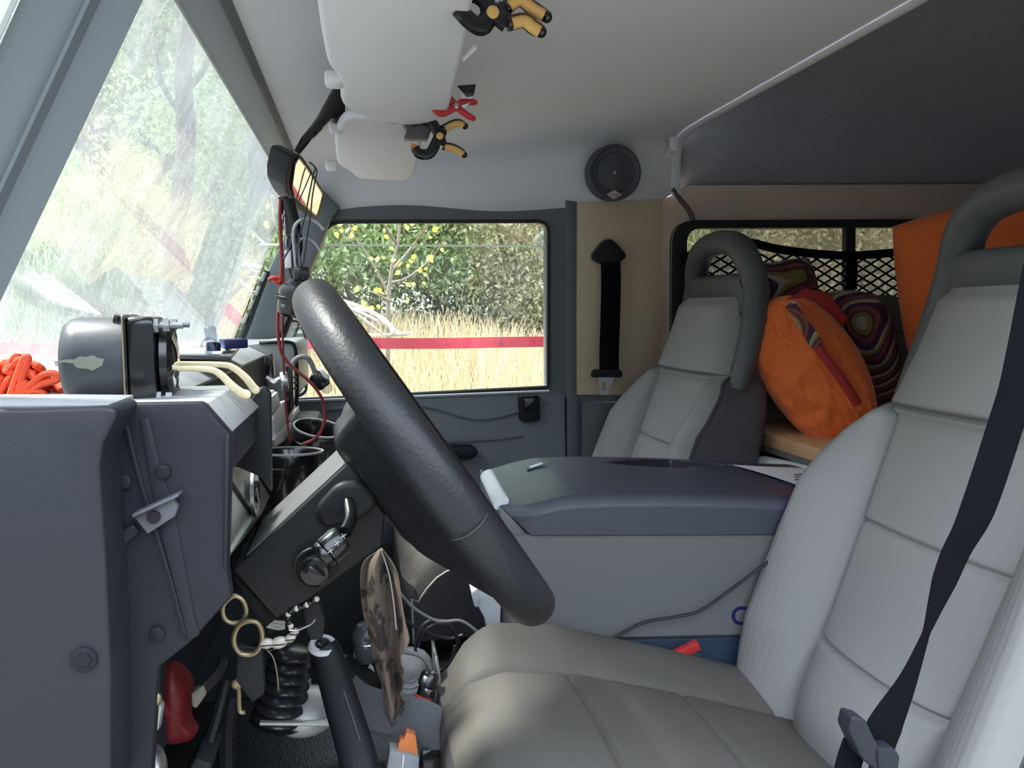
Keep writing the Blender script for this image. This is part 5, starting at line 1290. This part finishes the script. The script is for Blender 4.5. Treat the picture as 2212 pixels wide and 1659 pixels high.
m = MB().prism([at(x, y, Y=.71) for x, y in [(592, 1340), (616, 1342), (616, 1360), (602, 1362), (574, 1356)]], (0, .0015, 0), .0003)
tg = link('printed_tag', m, mat('grey_tag', (.30, .28, .27), .6), t)
for i, s in enumerate(('Retinal', 'Dinan')):
    mm = text_mb(s, at(599-i*3, 1347+i*7, Y=.7095), at(616, 1343, Y=.71)-at(592, 1340, Y=.71), (0, 0, 1), .0036); link('print', mm, M_pcb, tg, smooth=False, fixn=False)
# beads
for k in range(13):
    a = k/12; P = smooth_path([at(x, y, Y=.70) for x, y in [(628, 1352), (622, 1330), (632, 1318), (650, 1312), (668, 1304), (684, 1294)]], 10)
    link('bead', MB().ball(P[int(a*(len(P)-1))], .0028, n=10), M_shell if k % 3 == 0 else M_gloss, t)
ring([(624, 1360), (640, 1362), (656, 1356), (672, 1348), (680, 1338)], .0010, M_steel, 'chain', Y=.70)
m = MB().prism([at(x, y, Y=.72) for x, y in rounded([(652, 1312), (690, 1300), (694, 1322), (702, 1340), (698, 1380), (672, 1386), (660, 1360)], 8)], (0, .010, 0), .003)
link('key_fob', m, M_black, t)
m = MB().prism([at(x, y, Y=.712) for x, y in rounded([(513, 1392), (566, 1400), (572, 1500), (545, 1520), (508, 1470)], 8)], (0, .012, 0), .003)
link('key_wallet', m, M_black, t)
link('thread', MB().tube(smooth_path([at(x, y, Y=.71) for x, y in [(578, 1404), (590, 1420), (598, 1450), (602, 1490)]], 5), .0007, 5), M_brass, t)
# hanging brass-ended keys
for (P, lb) in (([(512, 1478), (516, 1490), (518, 1535), (530, 1538)], 'brass key hanging low under the steering column'), ([(540, 1470), (542, 1500), (545, 1505)], 'short brass key hanging beside the longer brass key')):
    m = MB().tube(smooth_path([at(x, y, Y=.72) for x, y in P], 4), .0020, 7).ball(at(P[0][0], P[0][1], Y=.72), (.0055, .002, .0055))
    solo('brass_key', m, M_brass, lb, 'key')
# spiral rubber gaiter on its plate
t = thing('rubber_gaiter', 'black ribbed rubber gaiter standing on a worn metal plate under the steering column', 'gaiter', at(610, 1560, Y=.98))
a, b = at(600, 1556, Y=.98), at(612, 1398, Y=.98); ax = b-a; L = ax.length
prof = [(.036, 0)]
for k in range(7):
    z = L*(k+.5)/7; r = .033-.009*k/7
    prof += [(r-.008, L*k/7+.002), (r, z-.003), (r+.0015, z), (r, z+.003)]
prof += [(.018, L), (.0, L)]
link('bellows', MB().lathe(prof, a, ax+Vector((.012, 0, 0)), 36), mat('shiny_black_rubber', (.02, .021, .024), .25), t)
m = MB().prism([at(560, 1561, Y=.94), at(722, 1563, Y=.94), at(712, 1505, Y=1.08), at(640, 1500, Y=1.1), at(575, 1520, Y=1.06)], (0, 0, -.004), .001)
M_plate = mat('pale_worn_plate', (.62, .62, .60), .45, .3)
link('plate', m, M_plate, t)
link('mound', MB().ball(at(660, 1535, Y=1.0), (.045, .045, .028)), M_plate, t)
link('bolt', MB().cyl(at(664, 1478, Y=1.02), (0, -.2, 1), .006, .006, 6), M_steel, t)
# handbrake lever
t = thing('handbrake_lever', 'black handbrake lever pointing up with a bright worn collar at its tip', 'lever', at(780, 1700, Y=.86))
tp_ = at(697, 1398, Y=.88); bt = at(790, 1720, Y=.83)
m = MB().tube(smooth_path([tp_, at(712, 1430, Y=.875), at(738, 1520, Y=.865), at(768, 1620, Y=.85), bt], 6), .02, 14, flat=(lambda u: .0165+.006*u, .013), up=(1, 0, 0))
link('grip', m, M_black, t)
fr = frame(tp_-bt)
m = MB().lathe([(.0085, -.002), (.0145, -.002), (.0168, .002), (.0145, .006), (.0095, .006)], tp_, Vector((.1, -.35, 1)), 28, ring=True)
link('collar', m, M_white, t)
link('release_button', MB().cyl(tp_, Vector((.1, -.35, 1)), .0075, .009, 18, .002), M_gloss, t)
m = MB().tube([at(716, 1400, Y=.870), at(742, 1490, Y=.858), at(778, 1600, Y=.84)], .0005, 5)
link('worn_edge', m, M_cordgrey, t)
# gear lever with clear-topped knob
t = thing('gear_lever', 'gear lever with a bright round-topped knob beside the hanging bandana', 'gear lever', at(782, 1470, Y=1.12))
k = at(790, 1385, Y=1.12); bt = at(775, 1475, Y=1.12)
link('knob', MB().lathe([(0, -.030), (.016, -.029), (.018, -.022), (.0215, .002), (.0205, .016), (.013, .026), (0, .029)], k, (.03, 0, 1), 28), mat('smoky_clear_knob', (.10, .11, .12), .12, coat=.8), t)
link('knob_band', MB().lathe([(.0213, 0), (.0222, .001), (.0213, .003)], k+Vector((0, 0, .0)), (.03, 0, 1), 28, ring=True), M_steel, t)
link('stick', MB().tube([k+Vector((0, 0, -.025)), bt, bt+Vector((-.008, 0, -.03))], .0075, 12), M_gloss, t)
t = solo('white_lever_boot', MB().prism([at(x, y, Y=1.10) for x, y in rounded([(742, 1432), (766, 1450), (785, 1448), (806, 1456), (818, 1492), (790, 1490), (745, 1450)], 6)], (0, .03, 0), .004), M_white, 'white plastic collar at the foot of the gear lever', 'collar')
m = MB().prism([at(x, y, Y=1.06) for x, y in [(745, 1440), (820, 1490), (826, 1540), (780, 1560), (752, 1520)]], (0, .05, 0), .004)
solo('tunnel_cover_flap', m, M_black, 'black flap on the tunnel in front of the bandana', 'flap')
# bandana hanging from the column
t = thing('bandana', 'brown printed bandana hanging from the steering column beside the handbrake', 'cloth', at(835, 1565, Y=.88))
L0 = smooth_path([at(x, y, Y=.885) for x, y in [(822, 1186), (786, 1215), (778, 1262), (784, 1330), (800, 1400), (812, 1450), (826, 1490), (832, 1540), (846, 1566)]], 8)
L1 = smooth_path([at(x, y, Y=.885) for x, y in [(823, 1187), (846, 1230), (862, 1290), (870, 1350), (866, 1410), (872, 1450), (868, 1490), (878, 1512), (850, 1566)]], 8)
def cloth(La, Lb, amp, fr_, ph, off=0, nfold=3):
    n = len(La)-1
    def g(u, v):
        k = v*n; i = min(int(k), n-1); f = k-i; a = La[i].lerp(La[i+1], f); b = Lb[i].lerp(Lb[i+1], f)
        y = amp*sin(u*pi*nfold+ph+v*1.6)*min(1, v*4+.15)*min(1, (1-v)*3+.2)
        return a.lerp(b, u)+Vector((0, y+off, 0))
    return g
o = link('front_fold', MB().grid(cloth(L0, L1, .012, 0, .4), 30, 60), M_bandana, t); o.modifiers.new('s', 'SOLIDIFY').thickness = .0012
L2 = smooth_path([at(x, y, Y=.90) for x, y in [(824, 1188), (850, 1260), (860, 1330), (862, 1390), (862, 1420), (864, 1440)]], 8)
L3 = smooth_path([at(x, y, Y=.90) for x, y in [(826, 1188), (856, 1230), (866, 1290), (874, 1340), (884, 1388), (866, 1412)]], 8)
M_band2 = mat('faded_bandana_back', (.38, .28, .215), .85, bump=(500, .4, .0005))
o = link('back_fold', MB().grid(cloth(L2, L3, .006, 0, 1.4, .008, 1), 16, 40), M_band2, t); o.modifiers.new('s', 'SOLIDIFY').thickness = .001
for P, k in (([(823, 1188), (840, 1240), (850, 1300), (856, 1360)], 0), ([(848, 1565), (862, 1540), (878, 1514)], 1)):
    link('hem', MB().tube(smooth_path([at(x, y, Y=.873) for x, y in P], 6), .0009, 5), M_stitch if k == 0 else M_seam, t)
# cables in the middle
cable('coiled_cable', [(858, 1272), (890, 1310), (935, 1338), (962, 1342), (990, 1340), (1010, 1348), (1040, 1372), (1060, 1388)], 1.02, .0021, M_cordgrey, 'grey cable running from the bandana to the cool box')
t = solo('cable_coil', MB().tube(smooth_path([at(938+math.cos(a)*44+(a*1.0), 1400+math.sin(a)*56+(-6 if a < 7 else 4), Y=1.04+.004*a) for a in [k*.5 for k in range(26)]], 4), .0022, 7), M_cord, 'black cable lying in loose loops beside the driver\'s cushion', 'cable')
cable('thick_cable', [(868, 1330), (890, 1350), (930, 1370), (970, 1380), (1000, 1372)], 1.12, .003, M_cord, 'thicker black cable behind the loops of thin cable')
cable('lamp_cable', [(872, 1408), (895, 1412), (912, 1420), (924, 1434), (930, 1450)], .98, .0032, M_cordgrey, 'grey cable entering the 12 volt plug')
# silver ribbed cap
t = thing('ribbed_cap', 'silver cap with concentric rings on the tunnel behind the bandana', 'cap', at(890, 1475, Y=1.05))
c = at(886, 1456, Y=1.04)
link('cap', MB().lathe([(.030, -.03), (.030, -.004), (.026, .0), (.021, 0), (.020, .003), (.017, .003), (.016, 0), (.013, 0), (.012, .003), (.009, .003), (.008, 0), (.005, .0), (.004, .003), (0, .004)], c, (-.1, -.75, .6), 36), mat('silver_paint_cap', (.36, .37, .39), .4, .5), t)
link('collar', MB().ball(c+Vector((0, .02, .0)), (.034, .03, .028)), mat('pale_cap_body', (.34, .35, .37), .45), t)
# 12 V plug
t = thing('socket_plug', 'black and chrome 12 volt plug with a red tip lying beside the driver\'s cushion', 'plug', at(915, 1530, Y=.96))
a, b = at(932, 1448, Y=.965), at(911, 1520, Y=.955); ax = b-a; L = ax.length
link('body', MB().lathe([(0, 0), (.010, .002), (.0125, .006), (.0125, L*.45), (.010, L*.5), (.010, L*.72), (.0105, L*.74)], a, ax, 24), M_gloss, t)
link('contact', MB().lathe([(.0085, L*.50), (.0102, L*.51), (.0104, L*.76), (.009, L*.8)], a, ax, 24), M_chrome, t)
link('tip', MB().lathe([(.0095, L*.78), (.0118, L*.80), (.0118, L*.86), (.0098, L*.88), (.0098, L*.91), (.0108, L*.93), (.0095, L*1.0), (.004, L*1.08), (0, L*1.08)], a, ax, 24), M_red, t)
link('glare_button', MB().ball(a+ax*.25+Vector((-.006, -.010, 0)), (.006, .003, .010)), M_steel, t)
# grey belt across and amber connector, clear box
pts = smooth_path([at(740, 1492, Y=.93), at(775, 1520, Y=.925), at(850, 1542, Y=.92), at(905, 1552, Y=.915), at(950, 1578, Y=.91), at(990, 1610, Y=.905)], 7)
solo('grey_strap', MB().tube(pts, .02, 12, flat=(.024, .0018), up=(-.25, .25, 1)), M_webgrey, 'flat grey webbing strap lying across the tunnel under the bandana\'s tip', 'strap')
t = thing('amber_connector', 'amber plastic connector in a clear sleeve low down beside the grey strap', 'connector', at(880, 1700, Y=.88))
P = rounded([(878, 1582), (898, 1590), (900, 1606), (902, 1632), (858, 1622), (864, 1600), (872, 1598)], 3)
link('plug', MB().prism([at(x, y, Y=.872) for x, y in P], (0, .012, 0), .002), M_amber, t)
P = rounded([(842, 1622), (906, 1636), (900, 1760), (822, 1750)], 5)
link('sleeve', MB().prism([at(x, y, Y=.866) for x, y in P], (0, .022, 0), .003), M_clearp, t)
link('ridge', MB().tube([at(872, 1632, Y=.865), at(866, 1700, Y=.865)], .0012, 5), M_white, t)
solo('metal_channel', MB().prism([at(x, y, Y=.98) for x, y in [(938, 1415), (946, 1418), (975, 1600), (960, 1610), (948, 1560)]], (0, .05, 0), .002), M_steel, 'thin metal edge running down beside the driver\'s cushion', 'edging')
solo('small_black_box', MB().box(at(935, 1650, Y=.9), (.03, .03, .03), None, .004), M_gloss, 'small black box at the bottom of the picture beside the amber connector', 'box')
# footwell: red bag, pedals, harness
def blob(P, Y, d, m_, label, cat, name, seed=1):
    lp = smooth_path([at(x, y, Y=Y) for x, y in P], 4, True); c = sum(lp, Vector())/len(lp); R = random.Random(seed)
    v = []; K = 6; n = len(lp)
    for k in range(K+1):
        s = cos(k/K*pi/2)**.6 if k < K else 0.0
        for i, p in enumerate(lp): q = c+(p-c)*s; v.append(q+Vector((0, -d*sin(k/K*pi/2)+mnoise.noise(q*60)*.008*(k > 0), 0)))
    f = [(k*n+i, k*n+(i+1) % n, (k+1)*n+(i+1) % n, (k+1)*n+i) for k in range(K) for i in range(n)]+[tuple(range(n))]
    return solo(name, MB().add(v, f), m_, label, cat, weld=True)
blob([(340, 1450), (372, 1425), (408, 1448), (420, 1480), (415, 1540), (430, 1570), (410, 1592), (350, 1588), (336, 1530)], .80, .03, mat('red_nylon', (.13, .006, .010), .5), 'crumpled dark red bag stuffed in the footwell under the dashboard', 'bag', 'red_bag')
t = thing('wire_connector', 'grey multi-pin connector hanging in the footwell beside the red bag', 'connector', at(425, 1535, Y=.76))
link('body', MB().prism([at(x, y, Y=.76) for x, y in [(412, 1500), (440, 1480), (446, 1500), (424, 1532), (414, 1528)]], (0, .014, 0), .002), mat('grey_beige_connector', (.22, .20, .16), .5), t)
link('wires', MB().tube(smooth_path([at(440, 1488, Y=.765), at(470, 1455, Y=.78), at(480, 1430, Y=.8)], 5), .006, 8), M_cord, t)
cable('footwell_cable', [(345, 1420), (325, 1455), (312, 1490), (318, 1550), (322, 1600), (326, 1640)], .56, .002, M_brass, 'thin bronze-coloured cable hanging down the footwell edge')
for (x, y, lb) in ((254, 1458, 'upper left'), (312, 1478, 'right of the post'), (336, 1510, 'beside the red bag')):
    solo('brass_screw', MB().ball(at(x, y, Y=.515), (.004, .003, .005)), M_brass, 'small brass screw head at the footwell edge, '+lb, 'screw')
solo('white_fuse', MB().box(at(336, 1545, Y=.6), (.010, .01, .022), Matrix.Rotation(.2, 3, 'Y'), .003), M_alu, 'pale metal tag hanging at the left of the red bag', 'tag')
blob([(322, 1612), (335, 1605), (352, 1618), (362, 1650), (358, 1700), (330, 1700)], .6, .015, M_steel, 'dull metal cap low in the footwell at the bottom of the picture', 'cap', 'oil_cap')
t = thing('clutch_pedal', 'black pedal arm in the dark footwell left of the keys', 'pedal', at(470, 1660, Y=.85))
link('arm', MB().tube([at(488, 1470, Y=.86), at(465, 1560, Y=.84), at(440, 1640, Y=.82)], .006, 8), M_black, t)
link('pad', MB().box(at(430, 1655, Y=.82), (.02, .06, .05), Matrix.Rotation(.5, 3, 'Y'), .004), M_carpet, t)
m = MB().tube(smooth_path([at(x, y, Y=.9) for x, y in [(500, 1500), (490, 1580), (492, 1700)]], 5), .010, 8)
solo('black_hose', m, M_black, 'black hose running down the dark footwell under the keys', 'hose')
